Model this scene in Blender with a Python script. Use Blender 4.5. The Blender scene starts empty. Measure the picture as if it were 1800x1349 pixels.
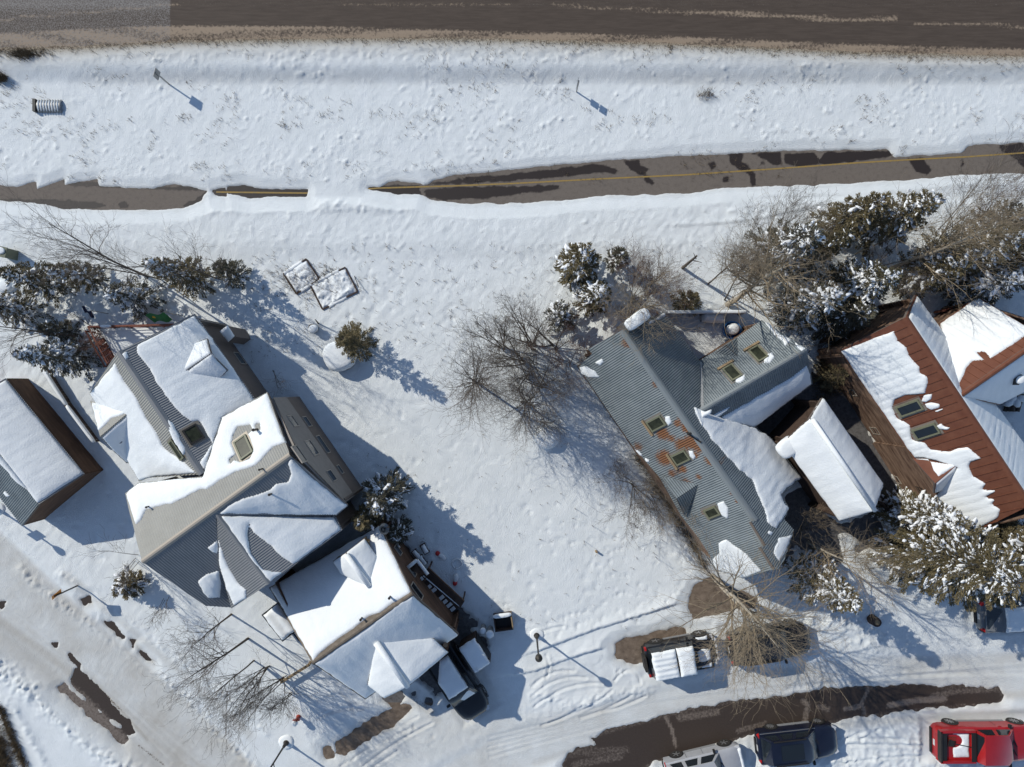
import bpy, math, random
import numpy as np
from mathutils import Vector, Matrix

# ---------------------------------------------------------------- camera, sky, sun, exposure
SC = bpy.context.scene
COL = SC.collection
H, F, CX, CY = 40.0, 1200.0, 900.0, 674.5      # camera height (m) and pinhole in photo pixels (1800 x 1349)
SUN_EL, SUN_AZ = math.radians(34), math.atan2(-0.826, 0.563)   # azimuth from +Y towards +X
cam_d = bpy.data.cameras.new('camera'); cam = bpy.data.objects.new('camera', cam_d); COL.objects.link(cam)
cam.location = (0, 0, H); cam.rotation_euler = (0, 0, 0)
cam_d.sensor_width = 36; cam_d.lens = 24.0; cam_d.clip_end = 3000; cam_d.clip_start = 0.5
SC.camera = cam
world = bpy.data.worlds.new('World'); SC.world = world; world.use_nodes = True
wn = world.node_tree.nodes; wl = world.node_tree.links
bg = wn['Background']; sky = wn.new('ShaderNodeTexSky'); sky.sky_type = 'NISHITA'; sky.sun_disc = False
sky.sun_elevation = SUN_EL; sky.sun_rotation = SUN_AZ; sky.altitude = 2700; sky.air_density = 1.0
sky.dust_density = 0.2; sky.ozone_density = 0.45
wl.new(sky.outputs[0], bg.inputs[0]); bg.inputs[1].default_value = 0.14
sun_d = bpy.data.lights.new('sun', 'SUN'); sun = bpy.data.objects.new('sun', sun_d); COL.objects.link(sun)
sun_d.energy = 3.4; sun_d.angle = math.radians(0.5); sun_d.color = (1.0, 0.965, 0.875)
SD = Vector((math.sin(SUN_AZ) * math.cos(SUN_EL), math.cos(SUN_AZ) * math.cos(SUN_EL), math.sin(SUN_EL)))
sun.rotation_euler = SD.to_track_quat('Z', 'Y').to_euler(); sun.location = (-30, 20, 60)
SC.view_settings.view_transform = 'Standard'; SC.view_settings.look = 'None'
SC.view_settings.exposure = 0.07; SC.view_settings.gamma = 1.0; SC.view_settings.use_curve_mapping = False

RNG = np.random.default_rng(7); random.seed(7)

# ---------------------------------------------------------------- helpers
def W(px, py, z=0.0):
    k = (H - z) / F
    return np.array([(px - CX) * k, -(py - CY) * k, z])

def mk(name, V, Fc, mat, parent=None, smooth=False, attrs=None, rel=True, kind=None):
    me = bpy.data.meshes.new(name)
    V = np.asarray(V, dtype=np.float64).reshape(-1, 3)
    if parent is not None and rel:
        V = V - np.array(parent.location)
    if isinstance(Fc, np.ndarray):
        n, k = Fc.shape
        me.vertices.add(len(V)); me.vertices.foreach_set('co', V.ravel())
        me.loops.add(n * k); me.loops.foreach_set('vertex_index', Fc.ravel().astype(np.int32))
        me.polygons.add(n); me.polygons.foreach_set('loop_start', np.arange(0, n * k, k, dtype=np.int32))
        me.update(calc_edges=True)
    else:
        me.from_pydata(V.tolist(), [], [list(map(int, f)) for f in Fc])
    if smooth:
        me.polygons.foreach_set('use_smooth', np.ones(len(me.polygons), dtype=bool))
    if attrs:
        for k, a in attrs.items():
            at = me.attributes.new(k, 'FLOAT', 'POINT'); at.data.foreach_set('value', np.asarray(a, dtype=np.float32))
    mats = mat if isinstance(mat, (list, tuple)) else [mat]
    for m in mats:
        me.materials.append(m)
    me.validate()
    o = bpy.data.objects.new(name, me); COL.objects.link(o)
    if parent is not None:
        o.parent = parent
    if kind:
        o['kind'] = kind
    return o

def tag(o, label, cat, group=None):
    o['label'] = label; o['category'] = cat
    if group: o['group'] = group
    return o

def thing(name, label, cat, loc, rot=0.0, group=None):
    o = bpy.data.objects.new(name, None); COL.objects.link(o); o.empty_display_size = 0.3
    o.location = tuple(float(v) for v in loc); o.rotation_euler = (0, 0, rot)
    return tag(o, label, cat, group)

class MB:                                    # mesh buffer: collects shapes, links ONE object
    def __init__(s): s.V = []; s.F = []; s.n = 0
    def add(s, V, Fc):
        V = np.asarray(V, float).reshape(-1, 3)
        s.V.append(V); s.F += [[i + s.n for i in f] for f in Fc]; s.n += len(V); return s
    def box(s, c, size, ax=None, rz=0.0):
        hx, hy, hz = [v / 2 for v in size]
        P = np.array([[x, y, z] for z in (-hz, hz) for y in (-hy, hy) for x in (-hx, hx)])
        if ax is not None: P = P @ np.array(ax)
        elif rz: 
            c_, s_ = math.cos(rz), math.sin(rz); P = P @ np.array([[c_, s_, 0], [-s_, c_, 0], [0, 0, 1]])
        return s.add(P + np.array(c), [[0, 2, 3, 1], [4, 5, 7, 6], [0, 1, 5, 4], [2, 6, 7, 3], [0, 4, 6, 2], [1, 3, 7, 5]])
    def tube(s, p0, p1, r0, r1=None, n=8, caps=True):
        r1 = r0 if r1 is None else r1
        p0 = np.array(p0, float); p1 = np.array(p1, float); d = p1 - p0; d /= max(np.linalg.norm(d), 1e-9)
        a = np.cross(d, [0, 0, 1.0]) if abs(d[2]) < 0.9 else np.cross(d, [1.0, 0, 0]); a /= np.linalg.norm(a); b = np.cross(d, a)
        t = np.arange(n) * 2 * math.pi / n
        ring = np.cos(t)[:, None] * a + np.sin(t)[:, None] * b
        Fc = [[i, (i + 1) % n, n + (i + 1) % n, n + i] for i in range(n)]
        if caps: Fc += [list(range(n))[::-1], list(range(n, 2 * n))]
        return s.add(np.vstack([p0 + ring * r0, p1 + ring * r1]), Fc)
    def lathe(s, c, prof, n=12):             # prof: list of (r, z)
        t = np.arange(n) * 2 * math.pi / n; V = []; Fc = []
        for r, z in prof: V += [[c[0] + r * math.cos(q), c[1] + r * math.sin(q), c[2] + z] for q in t]
        for k in range(len(prof) - 1):
            Fc += [[k * n + i, k * n + (i + 1) % n, (k + 1) * n + (i + 1) % n, (k + 1) * n + i] for i in range(n)]
        Fc += [list(range(n))[::-1], [(len(prof) - 1) * n + i for i in range(n)]]
        return s.add(V, Fc)
    def prism(s, poly, d):                   # planar 3-D polygon extruded by vector d
        P = np.asarray(poly, float); n = len(P); d = np.asarray(d, float)
        return s.add(np.vstack([P, P + d]), [list(range(n))[::-1], list(range(n, 2 * n))] + [[i, (i + 1) % n, n + (i + 1) % n, n + i] for i in range(n)])
    def done(s, name, mat, parent=None, rel=True, smooth=False, kind=None):
        return mk(name, np.vstack(s.V), s.F, mat, parent, smooth=smooth, rel=rel, kind=kind)

# value noise -------------------------------------------------------------
def _h(ix, iy, seed):
    n = (ix.astype(np.int64) * 374761393 + iy.astype(np.int64) * 668265263 + seed * 1442695041) & 0xFFFFFFFF
    n = ((n ^ (n >> 13)) * 1274126177) & 0xFFFFFFFF
    return ((n ^ (n >> 16)) & 0xFFFF) / 65535.0
def vnoise(x, y, seed=0):
    ix = np.floor(x); iy = np.floor(y); fx = x - ix; fy = y - iy
    fx = fx * fx * (3 - 2 * fx); fy = fy * fy * (3 - 2 * fy); ix = ix.astype(np.int64); iy = iy.astype(np.int64)
    a = _h(ix, iy, seed); b = _h(ix + 1, iy, seed); c = _h(ix, iy + 1, seed); d = _h(ix + 1, iy + 1, seed)
    return (a * (1 - fx) + b * fx) * (1 - fy) + (c * (1 - fx) + d * fx) * fy * 1.0
def fbm(x, y, seed=0, o=4):
    s = 0; a = 0.5
    for k in range(o):
        s = s + a * (vnoise(x, y, seed + k) - 0.5) * 2; x = x * 2.03 + 13.7; y = y * 2.03 + 7.1; a *= 0.5
    return s
def sst(a, b, x):
    t = np.clip((x - a) / (b - a), 0, 1); return t * t * (3 - 2 * t)

def sdf(X, Y, poly):                         # signed distance, + inside
    P = np.asarray(poly, float); d = np.full(X.shape, 1e9); ins = np.zeros(X.shape, bool)
    for i in range(len(P)):
        a = P[i]; b = P[(i + 1) % len(P)]; e = b - a; L = e @ e + 1e-12
        t = np.clip(((X - a[0]) * e[0] + (Y - a[1]) * e[1]) / L, 0, 1)
        d = np.minimum(d, (X - a[0] - t * e[0]) ** 2 + (Y - a[1] - t * e[1]) ** 2)
        if a[1] != b[1]:
            c = ((a[1] > Y) != (b[1] > Y)) & (X < (b[0] - a[0]) * (Y - a[1]) / (b[1] - a[1]) + a[0]); ins ^= c
    d = np.sqrt(d); return np.where(ins, d, -d)
def pdist(X, Y, line):                       # distance to polyline and signed side (+ = left of travel, pixel y down)
    P = np.asarray(line, float); d = np.full(X.shape, 1e18); s = np.zeros(X.shape)
    for i in range(len(P) - 1):
        a = P[i]; b = P[i + 1]; e = b - a; L = e @ e + 1e-12
        t = np.clip(((X - a[0]) * e[0] + (Y - a[1]) * e[1]) / L, 0, 1)
        q = (X - a[0] - t * e[0]) ** 2 + (Y - a[1] - t * e[1]) ** 2
        c = e[0] * (Y - a[1]) - e[1] * (X - a[0]); m = q < d
        s = np.where(m, np.sign(c), s); d = np.where(m, q, d)
    return np.sqrt(d), s

# ---------------------------------------------------------------- materials
def nd(nt, t, **kw):
    n = nt.nodes.new(t)
    for k, v in kw.items(): setattr(n, k, v)
    return n
def material(name, c, rough=0.7, metal=0.0, c2=None, scale=6.0, amt=0.5, bump=0.0, bscale=30.0, spec=0.3, coat=0.0, detail=6.0, stretch=None):
    m = bpy.data.materials.new(name); m.use_nodes = True; nt = m.node_tree; L = nt.links
    b = nt.nodes['Principled BSDF']; b.inputs['Roughness'].default_value = rough; b.inputs['Metallic'].default_value = metal
    b.inputs['Specular IOR Level'].default_value = spec; b.inputs['Coat Weight'].default_value = coat
    b.inputs['Base Color'].default_value = (*c, 1)
    g = nd(nt, 'ShaderNodeNewGeometry'); src = g.outputs['Position']
    if stretch:
        mp = nd(nt, 'ShaderNodeMapping'); mp.inputs['Scale'].default_value = stretch; L.new(src, mp.inputs[0]); src = mp.outputs[0]
    if c2 is not None:
        n = nd(nt, 'ShaderNodeTexNoise'); n.inputs['Scale'].default_value = scale; n.inputs['Detail'].default_value = detail
        n.inputs['Roughness'].default_value = 0.65; L.new(src, n.inputs['Vector'])
        r = nd(nt, 'ShaderNodeValToRGB'); e = r.color_ramp.elements
        e[0].position = 0.5 - amt * 0.35; e[1].position = 0.5 + amt * 0.35; e[0].color = (*c, 1); e[1].color = (*c2, 1)
        L.new(n.outputs['Fac'], r.inputs[0]); L.new(r.outputs[0], b.inputs['Base Color'])
    if bump:
        n2 = nd(nt, 'ShaderNodeTexNoise'); n2.inputs['Scale'].default_value = bscale; n2.inputs['Detail'].default_value = 5
        L.new(src, n2.inputs['Vector']); bp = nd(nt, 'ShaderNodeBump'); bp.inputs['Strength'].default_value = 1.0
        bp.inputs['Distance'].default_value = bump; L.new(n2.outputs['Fac'], bp.inputs['Height']); L.new(bp.outputs[0], b.inputs['Normal'])
    return m
def overlay(m, attr, col, lo, hi, nscale=3.0, namt=0.5, rough=None):
    """blend a second colour in where attribute + noise is high (stains, rust, dirt)"""
    nt = m.node_tree; L = nt.links; b = nt.nodes['Principled BSDF']; inp = b.inputs['Base Color']
    a = nd(nt, 'ShaderNodeAttribute', attribute_name=attr); g = nd(nt, 'ShaderNodeNewGeometry')
    n = nd(nt, 'ShaderNodeTexNoise'); n.inputs['Scale'].default_value = nscale; n.inputs['Detail'].default_value = 8; n.inputs['Roughness'].default_value = 0.7
    L.new(g.outputs['Position'], n.inputs['Vector'])
    ma = nd(nt, 'ShaderNodeMath', operation='MULTIPLY_ADD'); L.new(n.outputs['Fac'], ma.inputs[0]); ma.inputs[1].default_value = namt
    ad = nd(nt, 'ShaderNodeMath', operation='ADD'); L.new(a.outputs['Fac'], ma.inputs[2]); L.new(ma.outputs[0], ad.inputs[0]); ad.inputs[1].default_value = -namt * 0.5
    mr = nd(nt, 'ShaderNodeMapRange', interpolation_type='LINEAR' if hi - lo > .8 else 'SMOOTHSTEP'); L.new(ad.outputs[0], mr.inputs['Value'])
    mr.inputs['From Min'].default_value = lo; mr.inputs['From Max'].default_value = hi
    mx = nd(nt, 'ShaderNodeMix', data_type='RGBA'); L.new(mr.outputs[0], mx.inputs['Factor'])
    if inp.is_linked: L.new(inp.links[0].from_socket, mx.inputs[6])
    else: mx.inputs[6].default_value = inp.default_value
    mx.inputs[7].default_value = (*col, 1); L.new(mx.outputs[2], inp)
    if rough is not None:
        m2 = nd(nt, 'ShaderNodeMix', data_type='FLOAT'); L.new(mr.outputs[0], m2.inputs['Factor'])
        ri = b.inputs['Roughness']
        if ri.is_linked: L.new(ri.links[0].from_socket, m2.inputs[2])
        else: m2.inputs[2].default_value = ri.default_value
        m2.inputs[3].default_value = rough; L.new(m2.outputs[0], ri)
    return m

M = {}
M['snow'] = material('snow_cover', (0.785, 0.81, 0.80), 0.75, c2=(0.85, 0.87, 0.86), scale=1.2, bump=0.045, bscale=24.0, spec=0.2)
overlay(M['snow'], 'dirt', (0.36, 0.305, 0.23), 0.04, 1.0, 3.5, 0.28)
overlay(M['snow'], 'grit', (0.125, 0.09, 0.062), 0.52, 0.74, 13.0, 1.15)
M['rsnow'] = material('roof_snow', (0.80, 0.82, 0.815), 0.75, c2=(0.85, 0.865, 0.86), scale=1.5, bump=0.016, bscale=11.0, spec=0.2)
M['tsnow'] = material('tree_snow', (0.86, 0.87, 0.88), 0.8)
M['asphalt'] = material('asphalt', (0.050, 0.036, 0.027), 0.8, c2=(0.122, 0.092, 0.07), scale=9, amt=1.2, bump=0.01, bscale=60, stretch=(0.10, 1.0, 1.0))
overlay(M['asphalt'], 'sand', (0.33, 0.25, 0.175), 0.30, 0.80, 6.0, 1.7)
overlay(M['asphalt'], 'salt', (0.27, 0.25, 0.23), 0.5, 1.0, 14.0, 1.5)
M['path'] = material('path_asphalt', (0.155, 0.128, 0.105), 0.85, c2=(0.205, 0.172, 0.142), scale=14, amt=0.9, bump=0.006, bscale=90)
overlay(M['path'], 'wet', (0.036, 0.027, 0.023), 0.42, 0.58, 4.0, 0.26, rough=0.5)
M['wetroad'] = material('wet_street', (0.042, 0.030, 0.024), 0.6, c2=(0.062, 0.046, 0.036), scale=10, amt=0.9, bump=0.006, bscale=70)
overlay(M['wetroad'], 'sand', (0.21, 0.17, 0.14), 0.30, 0.95, 7.0, 1.5)
M['dirtlot'] = material('bare_pavement', (0.085, 0.06, 0.043), 0.9, c2=(0.27, 0.205, 0.15), scale=3, amt=0.7, bump=0.02, bscale=30)
M['darklot_shade'] = material('dark_gravel_and_shade', (0.028, 0.022, 0.019), 0.85, c2=(0.22, 0.21, 0.205), scale=5, amt=1.1, bump=0.02, bscale=40)  # gravel by the brown house; by the garage also painted shade
M['soil'] = material('soil', (0.09, 0.07, 0.05), 0.9)
M['yellow'] = material('road_paint_yellow', (0.40, 0.25, 0.05), 0.7, c2=(0.26, 0.19, 0.09), scale=8)
M['galv'] = material('galvanised_metal', (0.14, 0.162, 0.172), 0.5, 0.35, c2=(0.25, 0.278, 0.286), scale=1.3, amt=0.8, spec=0.4)
overlay(M['galv'], 'rust', (0.20, 0.09, 0.042), 0.33, 0.85, 9.0, 1.2)
M['tanmetal'] = material('tan_metal', (0.31, 0.295, 0.26), 0.5, 0.25, c2=(0.385, 0.37, 0.33), scale=1.0, amt=0.8, spec=0.4)
M['greymetal'] = material('grey_metal', (0.20, 0.205, 0.21), 0.5, 0.3, c2=(0.26, 0.26, 0.26), scale=1.2, amt=0.8)
M['redmetal'] = material('rusty_red_metal', (0.125, 0.042, 0.024), 0.6, 0.1, c2=(0.20, 0.080, 0.045), scale=2.2, amt=0.9, bump=0.004, bscale=6)
M['ridge'] = material('ridge_metal', (0.26, 0.28, 0.28), 0.5, 0.3)
M['fascia'] = material('fascia_wood', (0.12, 0.095, 0.07), 0.8, c2=(0.2, 0.165, 0.13), scale=5)
M['sidingtan'] = material('tan_siding', (0.235, 0.205, 0.18), 0.7, c2=(0.27, 0.24, 0.21), scale=3)
M['sidingdark'] = material('taupe_siding', (0.135, 0.11, 0.095), 0.75, c2=(0.16, 0.13, 0.11), scale=3)
M['brownwood'] = material('brown_board_siding', (0.06, 0.034, 0.022), 0.8, c2=(0.16, 0.09, 0.055), scale=1.1, amt=0.7, bump=0.01, bscale=20, stretch=(.8, .8, 4.5), detail=3)
M['oldwood'] = material('weathered_board_siding', (0.075, 0.04, 0.027), 0.85, c2=(0.29, 0.19, 0.13), scale=1.1, amt=0.6, bump=0.012, bscale=20, stretch=(.8, .8, 4.5), detail=3)
M['redwood'] = material('red_brown_wood', (0.17, 0.06, 0.04), 0.8, c2=(0.24, 0.1, 0.07), scale=5)
M['darkwood'] = material('dark_wood', (0.05, 0.032, 0.024), 0.8, c2=(0.09, 0.06, 0.045), scale=6)
M['plank'] = material('tan_plank', (0.33, 0.24, 0.14), 0.8, c2=(0.24, 0.17, 0.1), scale=6)
M['white'] = material('white_trim', (0.72, 0.72, 0.71), 0.5)
M['trimtan'] = material('tan_trim', (0.38, 0.33, 0.27), 0.6)
M['glass'] = material('dark_window_glass', (0.015, 0.02, 0.025), 0.08, spec=0.6)
M['sglass'] = material('skylight_glass', (0.018, 0.02, 0.014), 0.3, spec=0.12, c2=(0.05, 0.055, 0.035), scale=3)
M['skyframe'] = material('skylight_frame', (0.17, 0.17, 0.11), 0.5)
M['cladding'] = material('skylight_flashing', (0.25, 0.22, 0.18), 0.5, 0.3)
M['conc'] = material('concrete', (0.33, 0.31, 0.28), 0.9, c2=(0.25, 0.23, 0.2), scale=4)
M['black'] = material('black_plastic', (0.02, 0.02, 0.02), 0.5)
M['iron'] = material('dark_iron', (0.05, 0.045, 0.04), 0.5, 0.5)
M['steel'] = material('galvanised_post', (0.30, 0.30, 0.29), 0.45, 0.5)
M['bark'] = material('bark', (0.085, 0.068, 0.055), 0.9, c2=(0.14, 0.115, 0.09), scale=12)
M['aspen'] = material('pale_bark', (0.52, 0.46, 0.37), 0.85, c2=(0.30, 0.25, 0.19), scale=6, amt=0.8)
M['twig'] = material('twig_bark', (0.105, 0.086, 0.07), 0.9, c2=(0.17, 0.14, 0.115), scale=5)
M['twigtan'] = material('tan_twig_bark', (0.33, 0.265, 0.18), 0.9, c2=(0.22, 0.165, 0.11), scale=5)
M['twigred'] = material('red_twig_bark', (0.115, 0.068, 0.052), 0.9, c2=(0.17, 0.105, 0.08), scale=5)
M['needle'] = material('needles', (0.05, 0.052, 0.028), 0.8, c2=(0.165, 0.13, 0.07), scale=5.0, amt=0.8)
M['needleb'] = material('blue_needles', (0.05, 0.055, 0.042), 0.8, c2=(0.155, 0.135, 0.09), scale=3.0, amt=0.8)
M['needlel'] = material('olive_needles', (0.09, 0.078, 0.038), 0.8, c2=(0.235, 0.185, 0.10), scale=3.0, amt=0.8)
M['drygrass'] = material('dry_grass', (0.20, 0.15, 0.09), 0.9, c2=(0.11, 0.08, 0.05), scale=4)
M['tyre'] = material('tyre_rubber', (0.022, 0.021, 0.02), 0.85, c2=(0.05, 0.045, 0.04), scale=8)
M['rim'] = material('alloy_rim', (0.42, 0.42, 0.42), 0.35, 0.7)
M['redlens'] = material('red_lens', (0.45, 0.02, 0.02), 0.2)
M['lamp'] = material('headlight_lens', (0.6, 0.6, 0.6), 0.15)
M['plate'] = material('licence_plate', (0.6, 0.6, 0.58), 0.5)
def paint(name, c, r=0.3): return material(name, c, r, 0.1, c2=tuple(min(1, v * 1.12 + 0.004) for v in c), scale=2.0, coat=0.5, spec=0.5)
M['pred'] = paint('red_car_paint', (0.36, 0.012, 0.014)); M['pblue'] = paint('dark_blue_car_paint', (0.007, 0.010, 0.024))
M['pblack'] = paint('black_car_paint', (0.010, 0.010, 0.011)); M['psilver'] = paint('silver_car_paint', (0.40, 0.40, 0.41))
M['pgrey'] = paint('grey_car_paint', (0.13, 0.135, 0.14)); M['orange'] = material('orange_sign', (0.55, 0.20, 0.02), 0.5)
M['hydrant'] = material('hydrant_red', (0.35, 0.05, 0.03), 0.5); M['bluetarp'] = material('blue_plastic', (0.02, 0.10, 0.30), 0.4, c2=(0.05, 0.2, 0.42), scale=6)
M['flaggreen'] = material('green_cloth', (0.03, 0.17, 0.07), 0.8); M['flaggold'] = material('gold_cloth', (0.55, 0.38, 0.04), 0.8)
M['flagnavy'] = material('navy_cloth', (0.012, 0.02, 0.06), 0.8); M['flagorange'] = material('orange_cloth', (0.5, 0.16, 0.02), 0.8)
M['redplastic'] = material('red_plastic', (0.45, 0.03, 0.03), 0.5); M['bin'] = material('grey_bin', (0.25, 0.25, 0.25), 0.5)
M['boxgreen'] = material('utility_green', (0.16, 0.17, 0.12), 0.6); M['stone'] = material('stone', (0.2, 0.18, 0.16), 0.9, c2=(0.3, 0.27, 0.24), scale=5)

# ---------------------------------------------------------------- ground: pavement sheets under one snow sheet
S = 30.0
BARE = []      # (polygon px, sheet z, softness m)
HWY = [(-400, -400), (2200, -400), (2200, 108), (1800, 101), (1500, 94), (1200, 80), (1000, 74), (800, 70), (600, 70), (330, 74), (150, 84), (-400, 96)]
BARE.append((HWY, 0.30, 0.06))
PATHS = [
 [(-60, 326), (0, 328), (30, 331), (62, 322), (63, 336), (112, 317), (112, 328), (170, 317), (173, 328), (230, 332), (270, 334), (305, 325), (363, 337), (354, 352), (322, 365), (250, 369), (110, 366), (60, 355), (0, 352), (-60, 350)],
 [(374, 336), (395, 332), (397, 344), (378, 342)], [(401, 329), (425, 327), (460, 334), (540, 335), (539, 345), (470, 344), (443, 348), (402, 339)],
 [(648, 331), (668, 331), (682, 321), (702, 318), (745, 326), (762, 318), (800, 309), (900, 300), (960, 293), (1050, 285), (1200, 276), (1300, 271), (1400, 267), (1560, 265), (1572, 278), (1622, 275), (1690, 272), (1702, 259), (1716, 257), (1860, 249),
  (1860, 300), (1800, 303), (1700, 306), (1600, 315), (1520, 320), (1400, 325), (1270, 330), (1200, 340), (1130, 341), (1050, 344), (980, 352), (900, 357), (830, 357), (758, 351), (738, 340), (700, 341), (668, 334)]]
for p in PATHS: BARE.append((p, 0.0, 0.05))
STREET = [(1088, 1375), (1150, 1338), (1290, 1299), (1350, 1281), (1415, 1271), (1446, 1269), (1514, 1259), (1602, 1247), (1703, 1238), (1753, 1236), (1760, 1226), (1752, 1209), (1652, 1209), (1615, 1203), (1564, 1206), (1526, 1211), (1500, 1208), (1415, 1217), (1350, 1230), (1302, 1234), (1226, 1246), (1166, 1262), (1080, 1285), (1040, 1298), (1046, 1310), (1000, 1324), (990, 1345), (1020, 1375)]
BARE.append((STREET, 0.004, 0.12))
SIDE = [[(133, 1176), (140, 1180), (162, 1196), (190, 1227), (204, 1246), (226, 1268), (234, 1288), (228, 1292), (214, 1276), (176, 1246), (158, 1238), (137, 1212), (127, 1201)],
 [(104, 1208), (112, 1202), (120, 1210), (150, 1233), (190, 1269), (228, 1300), (220, 1305), (198, 1290), (152, 1256), (114, 1222)],
 [(-4, 1052), (9, 1059), (4, 1066)], [(92, 1132), (100, 1131), (98, 1137)], [(124, 1150), (143, 1167), (141, 1173), (126, 1160)], [(144, 1054), (158, 1050), (161, 1060), (150, 1063)],
 [(185, 1094), (196, 1097), (216, 1121), (205, 1113)], [(229, 1124), (240, 1126), (235, 1137)], [(242, 1137), (256, 1150), (269, 1163), (262, 1161), (246, 1147)]]
for p in SIDE: BARE.append((p, 0.002, 0.10))
LOTS = [[(1083, 1133), (1100, 1122), (1140, 1118), (1185, 1103), (1203, 1106), (1206, 1124), (1196, 1130), (1150, 1150), (1130, 1160), (1112, 1168), (1085, 1155)],
 [(1214, 1062), (1222, 1030), (1250, 1018), (1290, 1035), (1330, 1050), (1325, 1066), (1285, 1072), (1222, 1084)],
 [(573, 1318), (582, 1312), (585, 1329), (574, 1331)], [(592, 1311), (594, 1304), (640, 1272), (680, 1252), (716, 1240), (722, 1245), (704, 1262), (690, 1280), (655, 1294), (605, 1325), (594, 1322)],
 [(677, 1228), (708, 1214), (711, 1224), (692, 1244)], [(1564, 968), (1580, 962), (1597, 985), (1604, 1002), (1578, 1006), (1566, 985)],
 [(1168, 1165), (1205, 1160), (1200, 1172), (1175, 1175)], [(722, 1217), (730, 1216), (731, 1224), (723, 1224)], [(750, 1226), (760, 1228), (757, 1238), (748, 1236)]]
for p in LOTS: BARE.append((p, 0.003, 0.10))
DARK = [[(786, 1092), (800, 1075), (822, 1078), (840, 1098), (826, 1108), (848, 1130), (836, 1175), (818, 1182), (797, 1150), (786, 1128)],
 [(742, 1190), (775, 1165), (790, 1195), (768, 1225)], [(1330, 745), (1425, 672), (1452, 640), (1474, 650), (1545, 785), (1612, 915), (1575, 905), (1440, 715), (1345, 775)],  # second polygon: brownish ground, widened to paint in the shadow beside the garage
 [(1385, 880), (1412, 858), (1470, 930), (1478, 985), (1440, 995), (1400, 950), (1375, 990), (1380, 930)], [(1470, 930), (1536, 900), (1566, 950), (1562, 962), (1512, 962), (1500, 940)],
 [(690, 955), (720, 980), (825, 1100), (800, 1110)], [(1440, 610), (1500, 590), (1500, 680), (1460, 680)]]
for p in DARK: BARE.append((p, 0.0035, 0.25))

RES = 0.085
xs = np.arange(-31.2, 31.3, RES); ys = np.arange(-23.6, 23.7, RES)
GX, GY = np.meshgrid(xs, ys); PX = CX + GX * S; PY = CY - GY * S
big = fbm(GX / 5, GY / 5, 1, 3); mid = fbm(GX / 1.3, GY / 1.3, 11, 4)
# wind-combed texture: stretched along lower-left / upper-right
ca, sa = math.cos(0.9), math.sin(0.9); UX = GX * ca + GY * sa; UY = -GX * sa + GY * ca
comb = fbm(UX / 0.75, UY / 0.22, 21, 4); fine = fbm(GX / 0.27, GY / 0.27, 31, 3); clump = np.abs(fbm(GX / 0.36, GY / 0.36, 41, 3))
clump2 = np.abs(fbm(UX / 0.24, UY / 0.17, 43, 2)); lumpy = vnoise(GX / 0.21, GY / 0.21, 58) * vnoise(GX / 0.13 + 3, GY / 0.13, 59)
pit = vnoise(GX / 0.38, GY / 0.38, 51) * vnoise(GX / 0.9 + 5, GY / 0.9, 52)
Z = 0.13 + 0.05 * big + 0.02 * mid
north = sst(70, 110, PY) * (1 - sst(315, 345, PY)); mound = sst(345, 360, PY) * (1 - sst(425, 460, PY))
field = sst(430, 470, PY) * (1 - sst(1085, 1120, PY))
ridge_road = 0.22 * (1 - sst(92, 150, PY)) * north
hw = sst(0, 1, 1 - sst(100, 150, PY))
Z += 0.33 * (1 - sst(116, 152, PY))
Z += north * ((0.026 * np.maximum(comb, -0.1) + 0.10 * np.maximum(0, clump - 0.36) * 2) * (0.45 + 0.8 * sst(.45, .65, vnoise(GX / 1.7, GY / 1.2, 55))) + 0.012 * fine)
Z += (sst(255, 290, PY) * (1 - sst(300, 335, PY))) * 0.03 * np.abs(fbm(UX / .5, UY / .16, 23, 3))
Z += mound * (0.09 + 0.018 * comb + 0.17 * np.maximum(0, clump - 0.34) * sst(.3, .6, vnoise(GX / 1.1, GY / .6, 57)) + 0.022 * fine)
chunk = sst(75, 84, PY) * (1 - sst(100, 120, PY)); Z += chunk * (0.05 * fine + 0.12 * np.maximum(0, clump - 0.22))
Z += field * (0.020 * comb + 0.012 * fine) * (1 - 0.55 * sst(620, 760, PY) * sst(640, 760, PX))
Z -= field * 0.06 * np.maximum(0, pit - 0.42) * 2
# streets: packed, smooth
diag = [(-120, 905), (0, 1015), (100, 1110), (200, 1195), (330, 1310), (420, 1400)]
dd, ds = pdist(PX, PY, diag); road = 1 - sst(1.75, 2.3, dd / S)
RU = GX * 0.74 - GY * 0.67; RV = GX * 0.67 + GY * 0.74
Z = Z * (1 - road) + road * (0.05 + 0.012 * fbm(RU / 0.13, RV / 0.5, 63, 3) + 0.010 * fine + 0.014 * np.maximum(0, lumpy - .45))
st2 = [(700, 1420), (880, 1330), (1100, 1262), (1300, 1215), (1550, 1190), (1850, 1180)]
d2, _ = pdist(PX, PY, st2); road2 = 1 - sst(0.9, 1.6, d2 / S)
Z = Z * (1 - road2 * 0.85) + road2 * 0.85 * (0.05 + 0.012 * fbm(GX / 3, GY / 0.25, 61, 3))
Z += (1 - road) * (1 - road2) * (0.045 * np.maximum(0, lumpy - 0.42) + 0.05 * np.maximum(0, clump2 - 0.5)) * (1 - 0.5 * field) * sst(100, 130, PY)
low = sst(1100, 1150, PY) * sst(880, 960, PX); Z += low * (1 - road2) * (0.05 * np.abs(mid) + 0.09 * np.maximum(0, clump - 0.3) + 0.02 * fine)
yard = sst(640, 700, PX) * sst(1180, 1230, PY) * (1 - sst(900, 960, PX)); Z += yard * 0.02 * fine
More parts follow.
